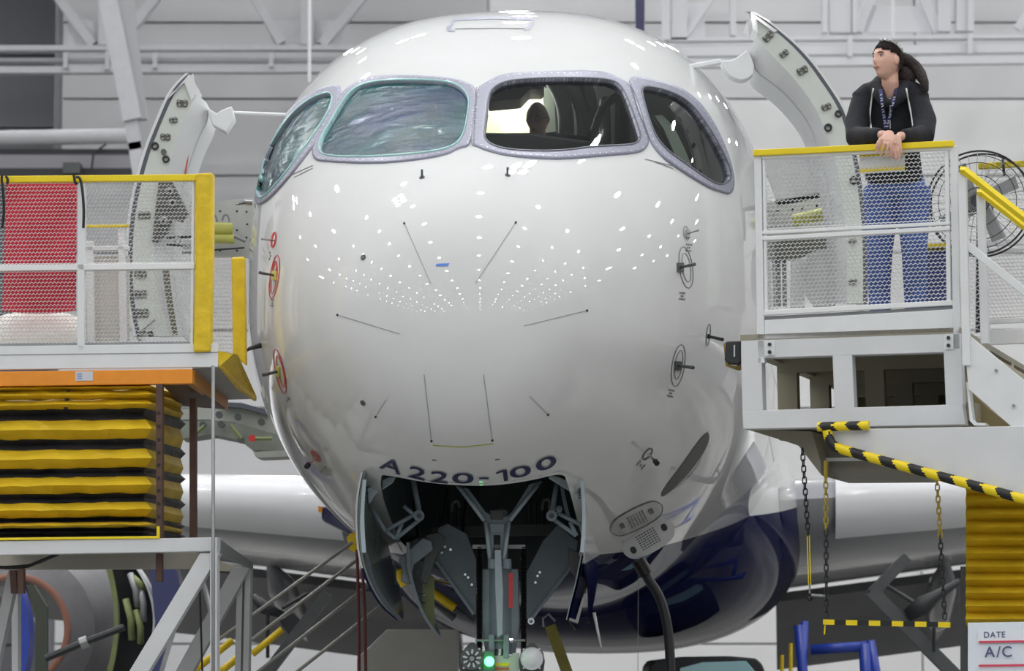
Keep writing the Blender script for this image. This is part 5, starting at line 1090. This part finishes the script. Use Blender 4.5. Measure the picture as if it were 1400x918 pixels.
MB().tube([Lf(291.5, 500, -.09), Lf(291.5, 1120, -.09)], .011, 10).build('drop_pole', M_gry, lp, smooth=True, label='thin grey pole hanging from the deck corner')
MB().tube([Lf(273, 798, .4), Lf(279, 1000, .4)], .007, 6).build('cable', M_black, st_)
# red cloth with black ties
rc = thing('red_cloth', Lf(55, 426, .12), 'red cloth hung by black ties behind the left mesh', 'cloth')
vs = []; fs = []; nx2, ny2 = 26, 24
for j in range(ny2+1):
    for i in range(nx2+1):
        u, v_ = i/nx2, j/ny2; x = 9-6*v_+(96+5*v_)*u; y = 249+(176+5*math.sin(u*3))*v_
        vs.append(Lf(x, y-.01*x, .14+.02*math.sin(u*9+v_*3)+.012*math.sin(v_*11+u*4)))
for j in range(ny2):
    for i in range(nx2): a = j*(nx2+1)+i; fs.append((a, a+1, a+nx2+2, a+nx2+1))
pmesh('cloth_sheet', vs, fs, M_redc, rc, smooth=True)
for L_ in ([(3, 240), (2, 246), (4, 255), (6, 290), (3, 312)], [(8, 241), (11, 245), (10, 252)], [(101, 240), (103, 252), (106, 250)], [(104, 242), (110, 243), (113, 262), (115, 290), (114, 312)]):
    MB().tube(sm([Lf(x, y, -.05) for x, y in L_], 2), .009, 6).build('tie', M_black, rc)
ws = thing('white_sack', Lf(50, 472, .3), 'bulging white sack on the deck below the red cloth', 'bag')
v, f = [], []
for j in range(13):
    for i in range(25):
        u = -1+2*i/24; w_ = j/12; x = 50+60*u; h_ = 46-10*abs(u)**2.5; y = 472-h_*math.sin(w_*math.pi/2); v.append(Lf(x, y-.01*x+random.uniform(-.5, .5), .45-.25*math.cos(w_*math.pi/2)))
for j in range(12):
    for i in range(24): a = j*25+i; f.append((a, a+1, a+26, a+25))
pmesh('sack_skin', v, f, mat('sack_white', lin(212, 210, 204), .7, bump=.4, bscale=5), ws, smooth=True)
# structure seen behind the left mesh
t = thing('inner_rail', Lf(140, 470, 1.4), 'far white railing with thin yellow top bar seen through the left mesh', 'railing')
rail((116, 309), (176, 308), 4, M_yel, 'top_rail', 1.4, .04, t, f=Lf); rail((112, 340), (176, 339), 6, M_white, 'frame_rail', 1.42, .04, t, f=Lf)
rail((122, 330), (124, 470), 10, M_white, 'post', 1.42, .04, t, f=Lf); rail((165, 312), (168, 470), 9, M_white, 'post', 1.42, .04, t, f=Lf)
MB().prism([Lf(*p, 1.5) for p in ((110, 350), (176, 350), (176, 474), (110, 474))], BDL*.03).build('rail_panel', mat('pale_panel', lin(200, 199, 193), .6), t)
# ------------------------------------------------------------------ people
def loft(b, pts, rad, n=14, xd=(1, 0, 0)):
    "closed tube through pts with elliptical sections (rx along xd, ry across)"
    pts = [Vector(p) for p in pts]; rings = []; m = len(pts)
    for i, p in enumerate(pts):
        t = (pts[min(i+1, m-1)]-pts[max(i-1, 0)]).normalized(); x = Vector(xd); x = (x-t*x.dot(t)).normalized(); y = t.cross(x)
        r = rad[i] if isinstance(rad[i], tuple) else (rad[i], rad[i])
        rings.append([b.verts.new(p+x*math.cos(2*math.pi*k/n)*r[0]+y*math.sin(2*math.pi*k/n)*r[1]) for k in range(n)])
    for A_, B_ in zip(rings, rings[1:]):
        for k in range(n): b.faces.new((A_[k], A_[(k+1) % n], B_[(k+1) % n], B_[k]))
    for rg, s_g in ((rings[0], -1), (rings[-1], 1)):
        c = sum((v.co for v in rg), Vector())/n; d = (pts[-1]-pts[-2] if s_g > 0 else pts[0]-pts[1]).normalized(); rr = min((v.co-c).length for v in rg)*.6
        top = b.verts.new(c+d*rr)
        for k in range(n): b.faces.new((rg[k], rg[(k+1) % n], top) if s_g > 0 else (rg[(k+1) % n], rg[k], top))
def ell(b, c, r, M=None, n=16, fn=None):
    rings = []; M = M or Matrix.Identity(3); c = Vector(c)
    for i in range(1, n):
        ph = math.pi*i/n; row = []
        for k in range(2*n):
            t = math.pi*k/n; d = Vector((math.sin(ph)*math.cos(t), math.sin(ph)*math.sin(t), math.cos(ph))); p = Vector((d.x*r[0], d.y*r[1], d.z*r[2]))
            if fn: p = fn(p)
            row.append(b.verts.new(c+M@p))
        rings.append(row)
    q = [Vector((0, 0, r[2])), Vector((0, 0, -r[2]))]
    if fn: q = [fn(v) for v in q]
    a, z = b.verts.new(c+M@q[0]), b.verts.new(c+M@q[1]); N = 2*n
    for A_, B_ in zip(rings, rings[1:]):
        for k in range(N): b.faces.new((A_[k], B_[k], B_[(k+1) % N], A_[(k+1) % N]))
    for k in range(N): b.faces.new((a, rings[0][k], rings[0][(k+1) % N])); b.faces.new((z, rings[-1][(k+1) % N], rings[-1][k]))
def fuse(b, name, m, parent, vox, sm_=2, **kw):
    "one continuous skin out of overlapping closed shapes (voxel remesh, then a little smoothing)"
    bmesh.ops.recalc_face_normals(b, faces=b.faces)
    me = bpy.data.meshes.new('tmp'); b.to_mesh(me); b.free(); o = bpy.data.objects.new('tmp', me); COL.objects.link(o)
    r = o.modifiers.new('r', 'REMESH'); r.mode = 'VOXEL'; r.voxel_size = vox; s = o.modifiers.new('s', 'SMOOTH'); s.iterations = sm_; s.factor = .5
    dg = bpy.context.evaluated_depsgraph_get(); me2 = bpy.data.meshes.new_from_object(o.evaluated_get(dg)); bpy.data.objects.remove(o)
    me2.name = name; me2.materials.clear(); return link(name, me2, m, parent, smooth=True, **kw)
def frame_of(f, up=(0, 0, 1)):
    f = Vector(f).normalized(); x = f.cross(Vector(up)).normalized(); z = x.cross(f); return Matrix((x, f, z)).transposed()   # columns: right, forward, up
def gs(v, c, s): return math.exp(-((v-c)/s)**2)
def headfn(p):
    x, y, z = p
    if z < .0: x *= 1-.34*min(1, (-z/.115))**1.3; y = y*(1-.1*(-z/.115)) + .012*min(1, -z/.1)*(1 if y > 0 else .2)
    if y > 0:
        y -= .010*gs(abs(x), .03, .016)*gs(z, .014, .016)
        y += .007*gs(z, .034, .012)*gs(x, 0, .05)
        y += (.024*gs(x, 0, .011)*gs(z, -.018, .014)+.012*gs(x, 0, .009)*gs(z, .006, .018))
        y += .008*gs(x, 0, .022)*gs(z, -.052, .010)-.004*gs(x, 0, .03)*gs(z, -.068, .006)+.010*gs(x, 0, .022)*gs(z, -.09, .016)
        y -= .005*gs(abs(x), .05, .02)*gs(z, -.05, .03)
    return Vector((x, y, z))
M_skinp = mat('skin', lin(222, 178, 160), .5, noise=.06, nscale=20); M_hair = mat('dark_brown_hair', lin(46, 36, 34), .75, noise=.3, nscale=60, bump=.8, bscale=80)
M_lip = mat('lips', lin(176, 110, 106), .5); M_hood = mat('black_hoodie', lin(26, 28, 36), .85, noise=.2, nscale=12, bump=.5, bscale=10)
M_jean = mat('blue_jeans', lin(66, 92, 158), .8, noise=.22, nscale=10, bump=.4, bscale=30); M_string = mat('drawstring', lin(214, 214, 214), .7)
def face_parts(c, M, par, brow=M_hair):
    for sx in (-1, 1):
        b = bmesh.new(); ell(b, c+M@Vector((sx*.030, .0735, .012)), (.0105, .006, .0048), M, 8)
        me = bpy.data.meshes.new('eye'); b.to_mesh(me); b.free(); link('eye', me, mat('eye_white', lin(225, 222, 220), .3), par, smooth=True)
        b = bmesh.new(); ell(b, c+M@Vector((sx*.030, .0785, .012)), (.0052, .003, .0046), M, 6); me = bpy.data.meshes.new('iris'); b.to_mesh(me); b.free(); link('iris', me, M_black, par, smooth=True)
        MB().tube([c+M@Vector((sx*.013, .089, .031)), c+M@Vector((sx*.03, .087, .036)), c+M@Vector((sx*.048, .074, .031))], [.003, .004, .002], 6).build('eyebrow', brow, par)
        MB().tube([c+M@Vector((sx*.017, .079, .016)), c+M@Vector((sx*.03, .083, .0205)), c+M@Vector((sx*.043, .074, .016))], .0017, 5).build('eyelid', M_hair, par)
    for z, w_ in ((-.049, .0035), (-.0565, .0045)): MB().tube([c+M@Vector((-.022, .082, -.053)), c+M@Vector((-.008, .0975, z)), c+M@Vector((.008, .0975, z)), c+M@Vector((.022, .082, -.053))], [.002, w_, w_, .002], 6).build('lips', M_lip, par, smooth=True)
pe = thing('person', R(1215, 448, .45), 'woman in a black hoodie and blue jeans leaning on the yellow rail', 'person')
W = lambda x, y, d: R(x, y, d)
hc = W(1213, 83, .30); MH = frame_of((-.80, -.60, .04))
b = bmesh.new()
ell(b, hc, (.073, .094, .118), MH, 28, headfn)
for sx in (-1, 1): ell(b, hc+MH@Vector((sx*.073, -.008, -.004)), (.009, .018, .03), MH, 8)
loft(b, [W(1216, 96, .33), W(1217, 112, .33), W(1217, 128, .36), W(1217, 142, .38)], [(.052, .055), (.050, .052), (.055, .055), (.06, .05)])
X1 = (1, -.31, 0)
loft(b, [W(1217, 130, .38), W(1217, 160, .42), W(1220, 200, .5), W(1224, 235, .58), W(1225, 258, .6)], [(.13, .07), (.15, .09), (.13, .085), (.14, .1), (.15, .1)], 16, X1)
arms = {'l': [(1180, 140, .36), (1171, 168, .26), (1171, 188, .16), (1192, 187, .04), (1209, 184, -.04)], 'r': [(1254, 140, .38), (1264, 165, .28), (1262, 186, .16), (1246, 188, .05), (1229, 186, -.04)]}
for a in arms.values(): loft(b, [W(*q) for q in a], [.05, .045, .04, .033, .024], 12)
for lx in ((1207, 1203, 1200, 1199), (1247, 1249, 1250, 1250)):
    loft(b, [W(lx[0], 262, .6), W(lx[1], 340, .55), W(lx[2], 400, .62), W(lx[3], 438, .64)], [.085, .05, .045, .035], 12)
# hands: palm, four curled fingers of different length, thumb
def hand(b, wr, kn, tips, th):
    Wp = W(*wr); K = [W(*k) for k in kn]
    cen = sum(K, Vector())/4; loft(b, [Wp, Wp.lerp(cen, .45), cen.lerp(Wp, .12)], [(.026, .018), (.035, .018), (.040, .015)], 12, (K[-1]-K[0]).normalized())
    for k, (p, tp) in enumerate(zip(K, tips)):
        t = W(*tp); m_ = p.lerp(t, .45)+Vector((0, -.010, .004)); m2_ = p.lerp(t, .78)+Vector((0, -.006, 0))
        loft(b, [p.lerp(Wp, .3), p, m_, m2_, t], [.009, .0095, .0085, .0078, .0065], 8)
    q = [W(*v) for v in th]; loft(b, q, [.011, .0115, .0095, .008], 8)
hand(b, (1216, 181, -.04), [(1204, 194, -.09), (1209, 196, -.10), (1214.5, 196.5, -.10), (1219.5, 195, -.09)], [(1199, 209, -.08), (1204.5, 213, -.08), (1211, 216, -.08), (1217.5, 214, -.075)], [(1211, 186, -.06), (1204, 190, -.09), (1200, 196, -.10), (1197.5, 202, -.10)])
hand(b, (1226, 186, -.05), [(1216.5, 199, -.065), (1221, 200, -.07), (1226, 200, -.07), (1230, 198, -.07)], [(1220, 217, -.06), (1225, 219, -.06), (1229, 217, -.06), (1232, 212, -.06)], [(1224, 189, -.06), (1220, 193, -.07), (1219, 197, -.06), (1219, 200, -.06)])
body = fuse(b, 'body', M_skinp, pe, .0042, 1)
face_parts(hc, MH, pe)
# hair: cap, sides and a full low ponytail over the shoulder
b = bmesh.new(); ell(b, hc+MH@Vector((0, -.006, .006)), (.081, .102, .122), MH, 26)
for v in list(b.verts):
    q = MH.transposed()@(v.co-hc); keep = q.z > .020+max(q.y, -.02)*.36 or (q.y < -.02 and q.z > -.062)
    if not keep: b.verts.remove(v)
bmesh.ops.solidify(b, geom=list(b.faces), thickness=.008)
me = bpy.data.meshes.new('hair'); b.to_mesh(me); b.free(); hair = link('hair', me, M_hair, pe, smooth=True)
b = bmesh.new(); loft(b, [W(1231, 78, .36), W(1240, 83, .42), W(1250, 92, .43), W(1258, 101, .40), W(1264, 113, .33), W(1267, 124, .30)], [.034, .042, .042, .036, .026, .012], 14); loft(b, [W(1232, 95, .38), W(1238, 104, .4), W(1246, 112, .4)], [.035, .05, .04], 12)
me = bpy.data.meshes.new('ponytail'); bmesh.ops.recalc_face_normals(b, faces=b.faces); b.to_mesh(me); b.free(); link('ponytail', me, M_hair, pe, smooth=True)
# sunglasses pushed up into the hair
pts = [hc+MH@Vector((math.sin(a)*.088, .052*math.cos(a)-.0-abs(math.sin(a))*.05, .112*math.cos(a)**.5+.006)) for a in [math.radians(d) for d in range(-84, 85, 12)]]
MB().tube(pts, [.004]+[.009]*13+[.004], 8).build('sunglasses', mat('patterned_frame', lin(225, 225, 230), .15, noise=.9, nscale=60, coat=1), pe, smooth=True, label='patterned white and black sunglasses worn on the hair')
# hoodie
b = bmesh.new()
loft(b, [W(1217, 118, .38), W(1217, 129, .40), W(1218, 150, .42), W(1219, 172, .44), W(1221, 205, .5), W(1222, 236, .56), W(1222, 247, .57)], [(.085, .06), (.16, .085), (.192, .11), (.182, .12), (.158, .12), (.17, .125), (.172, .125)], 20, X1)
for a, rr in (('l', [.074, .070, .066, .056, .043]), ('r', [.074, .072, .068, .058, .044])):
    q = [W(*v) for v in arms[a]]; q[-1] = q[-1].lerp(q[-2], .35); loft(b, q, rr, 14)
loft(b, [W(1211, 144, .24), W(1203, 131, .27), W(1197, 120, .34), W(1204, 113, .42), W(1218, 110, .47), W(1236, 113, .44), W(1239, 121, .36), W(1231, 132, .28), W(1219, 144, .24)], [.028, .036, .044, .05, .052, .05, .046, .036, .028], 12)     # hood lying round the neck
for q in (((1201, 118, .40), (1188, 126, .38), (1177, 138, .35)), ((1234, 116, .42), (1248, 125, .40), (1257, 137, .37))): loft(b, [W(*v) for v in q], [.045, .062, .070], 12)
hd = fuse(b, 'hoodie', M_hood, pe, .009, 3)
# open neckline: grey shirt, lanyard, strings
def onbody(x, y, lift=.012):
    p = W(x, y, -.4); d = (p-Vector((0, 0, CZ))).normalized(); o = hd; L = ORG['person'] if False else ORG[pe.name]
    ok, loc, nrm, _ = hd.ray_cast(Vector((0, 0, CZ))-L, d); return (loc+L-d*lift) if ok else W(x, y, .2)
bpy.context.view_layer.update()
MB().strip([onbody(x, y, .006) for x, y in ((1210, 126), (1212, 130), (1215, 134))], [onbody(x, y, .006) for x, y in ((1225, 124), (1223, 129), (1217, 134))], (0, .004, 0)).build('shirt', mat('grey_shirt', lin(120, 124, 130), .8), pe)
M_lan = mat('lanyard_navy', lin(54, 60, 108), .6); M_lanw = mat('lanyard_print', lin(205, 206, 220), .6)
for a in ([(1204, 122), (1205, 135), (1208, 155), (1211, 176)], [(1225, 120), (1222, 137), (1217, 157), (1212, 176)]):
    q = resample(chaikin(a, 2, False), 12, False); ly = MB().strip([onbody(x-2.4, y) for x, y in q], [onbody(x+2.4, y) for x, y in q], (0, .003, 0)).build('lanyard', M_lan, pe)
    q = resample(q, 15, False)
    for k in range(2, 14): x, y = q[k]; c0 = onbody(x, y, .0145); MB().beam(c0-Vector((.006, 0, .004)), c0+Vector((.006, 0, .004*(-1)**k)), .004, .005).build('lanyard_print', M_lanw, ly)
for a in ([(1194, 121), (1191, 140), (1189, 160), (1191, 175)], [(1239, 121), (1242, 138), (1246, 157), (1248, 172)]): MB().tube([onbody(x, y, .006) for x, y in resample(chaikin(a, 2, False), 12, False)], .0055, 6).build('drawstring', M_string, pe, smooth=True)
MB().tube([onbody(1217, y, .004) for y in (134, 145, 158, 176)], .003, 5).build('zip', M_string, pe)
b = bmesh.new()
loft(b, [W(1224, 232, .58), W(1225, 250, .6), W(1226, 268, .6)], [(.150, .12), (.175, .13), (.165, .12)], 18, X1)
for lx in ((1204, 1203, 1202, 1204), (1249, 1250, 1251, 1252)):
    loft(b, [W(lx[0], 258, .6), W(lx[0], 300, .58), W(lx[1], 345, .56), W(lx[2], 395, .62), W(lx[3], 436, .63)], [.105, .095, .076, .068, .062], 16)
fuse(b, 'jeans', M_jean, pe, .010, 3)
for x in (1200, 1252):
    b = bmesh.new(); loft(b, [W(x, 441, .68), W(x-1, 442, .58), W(x-3, 445, .48)], [.04, .045, .035], 12); me = bpy.data.meshes.new('shoe'); bmesh.ops.recalc_face_normals(b, faces=b.faces); b.to_mesh(me); b.free(); link('shoe', me, M_dark, pe, smooth=True)
# the man on the flight deck
mp = thing('person', P(735, 200, 22.35), 'bald man with dark glasses seated behind the clear right windshield', 'person')
hc2 = P(735, 163, 22.3); M2 = frame_of((-.35, -.9, -.35)); b = bmesh.new(); ell(b, hc2, (.075, .095, .118), M2, 24, headfn)
for sx in (-1, 1): ell(b, hc2+M2@Vector((sx*.075, -.008, -.004)), (.009, .018, .03), M2, 8)
loft(b, [hc2+Vector((0, .02, -.06)), hc2+Vector((0, .04, -.17))], [.055, .06]); loft(b, [hc2+Vector((0, .05, -.15)), hc2+Vector((0, .06, -.30)), hc2+Vector((0, .06, -.55))], [(.12, .08), (.17, .1), (.16, .11)], 14)
for sx in (-1, 1): loft(b, [hc2+Vector((sx*.17, .05, -.22)), hc2+Vector((sx*.2, .0, -.42)), hc2+Vector((sx*.14, -.18, -.5))], [.05, .045, .035], 10)
for sx in (-1, 1):
    for k in range(4): loft(b, [hc2+Vector((sx*.14-.03+k*.018, -.18, -.5)), hc2+Vector((sx*.14-.03+k*.018, -.23, -.51)), hc2+Vector((sx*.14-.03+k*.018, -.25+abs(k-1)*.005, -.535))], [.011, .0095, .008], 8)
    loft(b, [hc2+Vector((sx*.14-sx*.03, -.17, -.5)), hc2+Vector((sx*.14-sx*.05, -.21, -.5))], [.012, .009], 8)
fuse(b, 'body', mat('ruddy_skin', lin(206, 158, 142), .5, noise=.08), mp, .006, 2); face_parts(hc2, M2, mp, M_dgry)
for sx in (-1, 1): MB().tube([hc2+M2@Vector((sx*.03+math.cos(a)*.02, .094, .01+math.sin(a)*.014)) for a in [k*math.pi/5 for k in range(10)]], .002, 5, closed=True).build('glasses_rim', M_black, mp)
MB().beam(hc2+M2@Vector((-.07, .06, .012)), hc2+M2@Vector((-.075, -.01, .012)), .003, .004).build('glasses_arm', M_black, mp)
b = bmesh.new(); loft(b, [hc2+Vector((0, .05, -.165)), hc2+Vector((0, .06, -.31)), hc2+Vector((0, .06, -.57))], [(.135, .095), (.185, .115), (.175, .125)], 16)
for sx in (-1, 1): loft(b, [hc2+Vector((sx*.17, .05, -.22)), hc2+Vector((sx*.2, .0, -.42)), hc2+Vector((sx*.17, -.09, -.46))], [.062, .056, .05], 12)
fuse(b, 'shirt', mat('dark_shirt', lin(60, 64, 74), .8), mp, .012, 3)
# ------------------------------------------------------------------ engine and gear behind the left stand
en = MB(); EY = 29.0
def arcp(cx, cy, rx, ry, a0, a1, Y, n=28): return [P(cx+rx*math.cos(math.radians(a0+(a1-a0)*i/(n-1))), cy-ry*math.sin(math.radians(a0+(a1-a0)*i/(n-1))), Y) for i in range(n)]
ce = P(20, 862, EY); r1 = 126/F*EY; r0 = 70/F*EY
eng = MB(); eng.lathe(ce, (0.05, 1, 0), [(r0, 0), (r0+.02, -.02), (r0+.06, -.01), (r1-.12, .1), (r1, .55), (r1, 1.6), (r1-.05, 1.6), (r0+.02, .6), (r0, 0)], 64)
eng = eng.build('engine', mat('cowl_grey', lin(112, 112, 116), .4, noise=.1), plane, smooth='auto', label='grey open engine cowl barrel')
MB().lathe(ce, (0.05, 1, 0), [(r0-.01, -.02), (r0+.02, -.04), (r0+.05, -.02)], 64).build('cowl_lip', mat('brown_seal', lin(140, 96, 80), .5), eng, smooth=True)
MB().strip(arcp(70, 850, 92, 165, 88, -75, 28.4), arcp(58, 850, 98, 152, 88, -75, 28.4), (0, .06, 0)).build('cowl_rib', M_gp, eng, smooth='auto')
MB().strip(arcp(70, 850, 140, 130, 60, -55, 28.6), arcp(60, 850, 104, 150, 60, -55, 28.5), (0, .05, 0)).build('cowl_inside', M_black, eng, smooth='auto')
MB().strip(arcp(70, 850, 143, 130, 50, -30, 28.4), arcp(70, 850, 139, 130, 50, -30, 28.4), (0, .3, 0)).build('cowl_edge', M_white, eng, smooth='auto')
for x0, y0, x1, y1, m_ in ((178, 785, 188, 830, M_gry), (190, 800, 196, 850, M_gry), (172, 820, 180, 875, M_gp), (186, 835, 192, 880, M_gp), (182, 790, 195, 808, M_gp)): MB().tube([P(x0, y0, 28.35), P((x0+x1)/2+3, (y0+y1)/2, 28.3), P(x1, y1, 28.35)], .03, 8).build('engine_pipe', m_, eng, smooth=True)
MB().prism([P(*q, 28.2) for q in ((205, 778), (240, 778), (246, 800), (238, 850), (214, 930), (206, 930), (212, 850))], (0, .4, 0)).build('cowl_panel', mat('navy_cowl', lin(52, 58, 108), .3, coat=.6), eng)
MB().prism([P(*q, 27.6) for q in ((36, 800), (46, 800), (64, 830), (64, 930), (48, 930), (48, 840))], (0, .1, 0)).build('engine_strut', mat('olive_dark', lin(62, 68, 58), .5), eng)
MB().tube([P(62, 901, 27.3), P(112, 880, 27.3), P(170, 858, 27.3)], .03, 8).build('cowl_stay', M_dark, eng); MB().tube([P(110, 881, 27.3), P(120, 877, 27.3)], .05, 8).build('stay_collar', M_gry, eng)
MB().strip(arcp(0, 870, 40, 90, 60, -60, 27.9), arcp(-8, 870, 34, 90, 60, -60, 27.9), (0, .3, 0)).build('fan_case', M_blue, eng, smooth='auto')
# underside structure of an opened panel left of the fuselage
t = thing('open_leading_edge', P(320, 620, 27.5), 'grey ribbed structure of an opened panel below the lift deck', 'structure')
MB().strip([P(*q, 27.3) for q in ((245, 560), (285, 557), (320, 556), (350, 560), (376, 572))], [P(*q, 27.3) for q in ((245, 574), (285, 574), (320, 578), (350, 586), (380, 596))], (0, .5, 0)).build('spar_web', mat('primer_pale', lin(168, 170, 164), .5, noise=.1), t)
MB().strip([P(*q, 27.2) for q in ((300, 550), (330, 551), (362, 560))], [P(*q, 27.2) for q in ((300, 556), (330, 558), (366, 568))], (0, .3, 0)).build('dark_duct', M_seal, t)
MB().strip([P(*q, 27.1) for q in ((245, 576), (290, 575), (330, 580), (356, 588), (386, 596))], [P(*q, 27.1) for q in ((248, 600), (290, 594), (328, 602), (345, 616), (394, 618))], (0, .5, 0)).build('lower_web', mat('primer_mid', lin(132, 138, 130), .5, noise=.15), t)
MB().prism([P(*q, 27.0) for q in ((346, 618), (398, 616), (404, 624), (356, 626), (349, 624))], (0, .4, 0)).build('end_shell', mat('primer_pale', (0, 0, 0)), t)
for x, y in ((300, 568), (326, 571), (358, 578), (278, 582), (303, 581), (330, 602)): MB().disc(P(x, y, 27.05), (0, -1, 0), .03, .06, 8).build('bracket', M_dgry, t)
for a in (((262, 598), (280, 582)), ((315, 582), (330, 600)), ((345, 600), (372, 600))): MB().tube([P(*a[0], 27.0), P(*a[1], 27.0)], .018, 6).build('link_rod', M_gp, t)
MB().disc(P(345, 600, 26.95), (0, -1, 0), .03, .04, 8).build('red_cap', M_red, t)
# stair rails (grey tubes) under the left wing
sr = thing('stair_railing', P(420, 1000, 23.6), 'four sloping grey handrail tubes with yellow ends left of the open gear door', 'railing')
for (x0, y0), (x1, y1), Y in (((482, 742), (298, 876), 24.0), ((488, 766), (330, 886), 24.6), ((506, 799), (345, 925), 23.4), ((524, 826), (392, 930), 24.0)): MB().tube([P(x0, y0, Y), P(x1, y1, Y)], .013, 8).build('tube', mat('tube_grey', lin(142, 142, 138), .4), sr, smooth=True)
for (x0, y0), (x1, y1), Y in (((318, 876), (265, 918), 24.0), ((386, 861), (345, 895), 24.6), ((325, 900), (298, 922), 23.6)): MB().tube([P(x0, y0, Y), P(x1, y1, Y)], .026, 8).build('yellow_sleeve', M_yelpad, sr, smooth=True)
MB().prism([P(*q, 24.1) for q in ((474, 735), (480, 729), (486, 730), (492, 752), (488, 757), (478, 752))], (0, .1, 0)).build('end_cap', M_yelpad, sr)
for x, y in ((286, 884), (262, 903)): pass
bp_ = thing('folding_jack', P(420, 1100, 29), 'dark grey folding jack under the left wing', 'jack')
MB().beam(P(448, 812, 29), P(230, 1100, 29), .16, .1, up=(1, 0, 0)).build('lower_arm', M_dgry, bp_); MB().tube([P(345, 815, 29), P(362, 832, 29), P(388, 842, 29)], [.03, .06, .03], 8).build('cylinder', M_dark, bp_, smooth=True)
MB().tube([P(385, 832, 29), P(420, 812, 29)], .02, 6).build('link_rod', M_dark, bp_); MB().tube([P(366, 838, 28.8), P(366, 900, 28.8)], .018, 6).build('hose', M_dark, bp_); MB().prism([P(*q, 29) for q in ((382, 850), (400, 838), (412, 850), (396, 870))], (0, .2, 0)).build('knuckle', M_dark, bp_)
bp_ = thing('folding_jack', P(1250, 1100, 30.5), 'dark grey folding jack under the right wing behind the striped bar', 'jack')
MB().beam(P(1190, 808, 30.5), P(1475, 1094, 30.5), .17, .12, up=(1, 0, 0)).build('lower_arm', M_dgry, bp_); MB().beam(P(1192, 812, 30.5), P(1240, 762, 30.5), .14, .1, up=(1, 0, 0)).build('upper_arm', M_dgry, bp_)
MB().tube([P(1312, 795, 30.4), P(1280, 815, 30.4), P(1262, 828, 30.4), P(1240, 842, 30.4)], [.03, .05, .09, .06], 8).build('cylinder', M_dark, bp_, smooth=True)
MB().tube([P(1210, 800, 30.6), P(1235, 815, 30.6), P(1262, 832, 30.6)], .025, 6).build('link_rod', M_dgry, bp_); MB().tube([P(1277, 858, 30.3), P(1277, 892, 30.3)], .018, 6).build('hose', M_dark, bp_)
bl = thing('blue_trestle', P(1150, 1060, 31), 'blue tubular trestle standing under the right wing root', 'trestle')
for a, b2, r_ in (((1092, 855), (1112, 1092), .05), ((1100, 850), (1092, 1092), .04), ((1108, 889), (1185, 884), .05), ((1182, 880), (1194, 1092), .06), ((1190, 876), (1228, 1092), .045)): MB().tube([P(*a, 31), P(*b2, 31)], r_, 10).build('tube', M_blue, bl, smooth=True)
for k, (x, y) in enumerate(((1069, 896), (1081, 880))): setp(MB().tube([P(x, y, 30), P(x, 1090, 30)], .018, 8).build('yellow_post', M_yelpad), 'thin yellow post under the belly, '+('left' if k == 0 else 'right')+' one of the pair', 'post')
tg = thing('tow_tractor', P(965, 1080, 30.4), 'dark service vehicle under the belly with pale blue lit windshield', 'vehicle')
MB().prism([P(*q, 30.4) for q in chaikin([(885, 915), (898, 899), (1030, 897), (1046, 912), (1054, 960), (1054, 1040), (880, 1040)], 1)], (0, 1.6, 0)).build('body_shell', M_dark, tg, bevel=.02)
MB().prism([P(*q, 30.35) for q in ((930, 914), (960, 906), (1020, 904), (1032, 918), (1034, 940), (925, 940))], (0, .04, 0)).build('windshield', mat('pale_cyan_glass', lin(168, 214, 222), .1, coat=1), tg, bevel=.005)
for x in (915, 1020): b = MB(); b.lathe(P(x, 1050, 30.3), (0, -1, 0), [(.05, 0), (.2, 0), (.26, .04), (.26, .2), (.2, .24), (.05, .24)], 20); b.build('wheel', M_black, tg, smooth='auto')
gb = thing('grey_cabinet', P(565, 1050, 25.5), 'plain grey cabinet standing behind the nose gear', 'cabinet')
MB().prism([P(*q, 25.0) for q in ((488, 901), (529, 861), (625, 861), (625, 1060), (488, 1060))], (0, .8, 0)).build('cabinet_body', mat('cabinet_grey', lin(160, 160, 156), .5, noise=.03), gb, bevel=.006)
for k, x in enumerate((491.5, 500)):
    setp(MB().tube([P(488+k*6, 752, 23.2), P(x-1, 840, 23.2), P(x+1+k*2, 1148, 23.2)], .011, 8).build('maroon_cord', mat('maroon', lin(104, 46, 50), .6)), 'maroon cord hanging beside the left gear door, '+('left' if k == 0 else 'right')+' one of two', 'cord')
yb = thing('tow_bar', P(765, 1000, 24), 'olive yellow towing bar leaning behind the right landing light', 'bar')
MB().beam(P(752, 856, 24), P(856, 1142, 24), .13, .08, up=(1, 0, 0)).build('bar_tube', mat('olive_yellow', lin(140, 132, 60), .5, noise=.2), yb); MB().tube([P(743, 858, 23.9), P(742, 846, 23.9), P(750, 840, 23.9), P(759, 850, 23.9)], .009, 6).build('shackle', M_gry, yb)
for k in range(4): MB().prism([P(754+k*6, 868+k*15, 23.94), P(759+k*6, 867+k*15, 23.94), P(762+k*6, 876+k*15, 23.94), P(757+k*6, 877+k*15, 23.94)], (0, .004, 0)).build('stencil_mark', M_dark, yb)
ys = thing('hydraulic_jack', P(585, 1000, 24.6), 'yellow sleeved diagonal strut seen between the gear doors', 'jack')
MB().tube([P(545, 780, 24.6), P(556, 800, 24.6)], .05, 10).build('sleeve', M_yelpad, ys, smooth='auto'); MB().tube([P(588, 808, 24.6), P(622, 832, 24.6)], .035, 10).build('sleeve', M_yelpad, ys, smooth='auto')
MB().tube([P(622, 832, 24.6), P(648, 850, 24.6)], .014, 8).build('rod', M_dgry, ys); MB().tube([P(540, 775, 24.65), P(590, 809, 24.65)], .02, 8).build('rod', M_dgry, ys); MB().tube([P(590, 824, 24.6), P(622, 846, 24.6)], [.012, .03], 8).build('rod', M_dgry, ys)
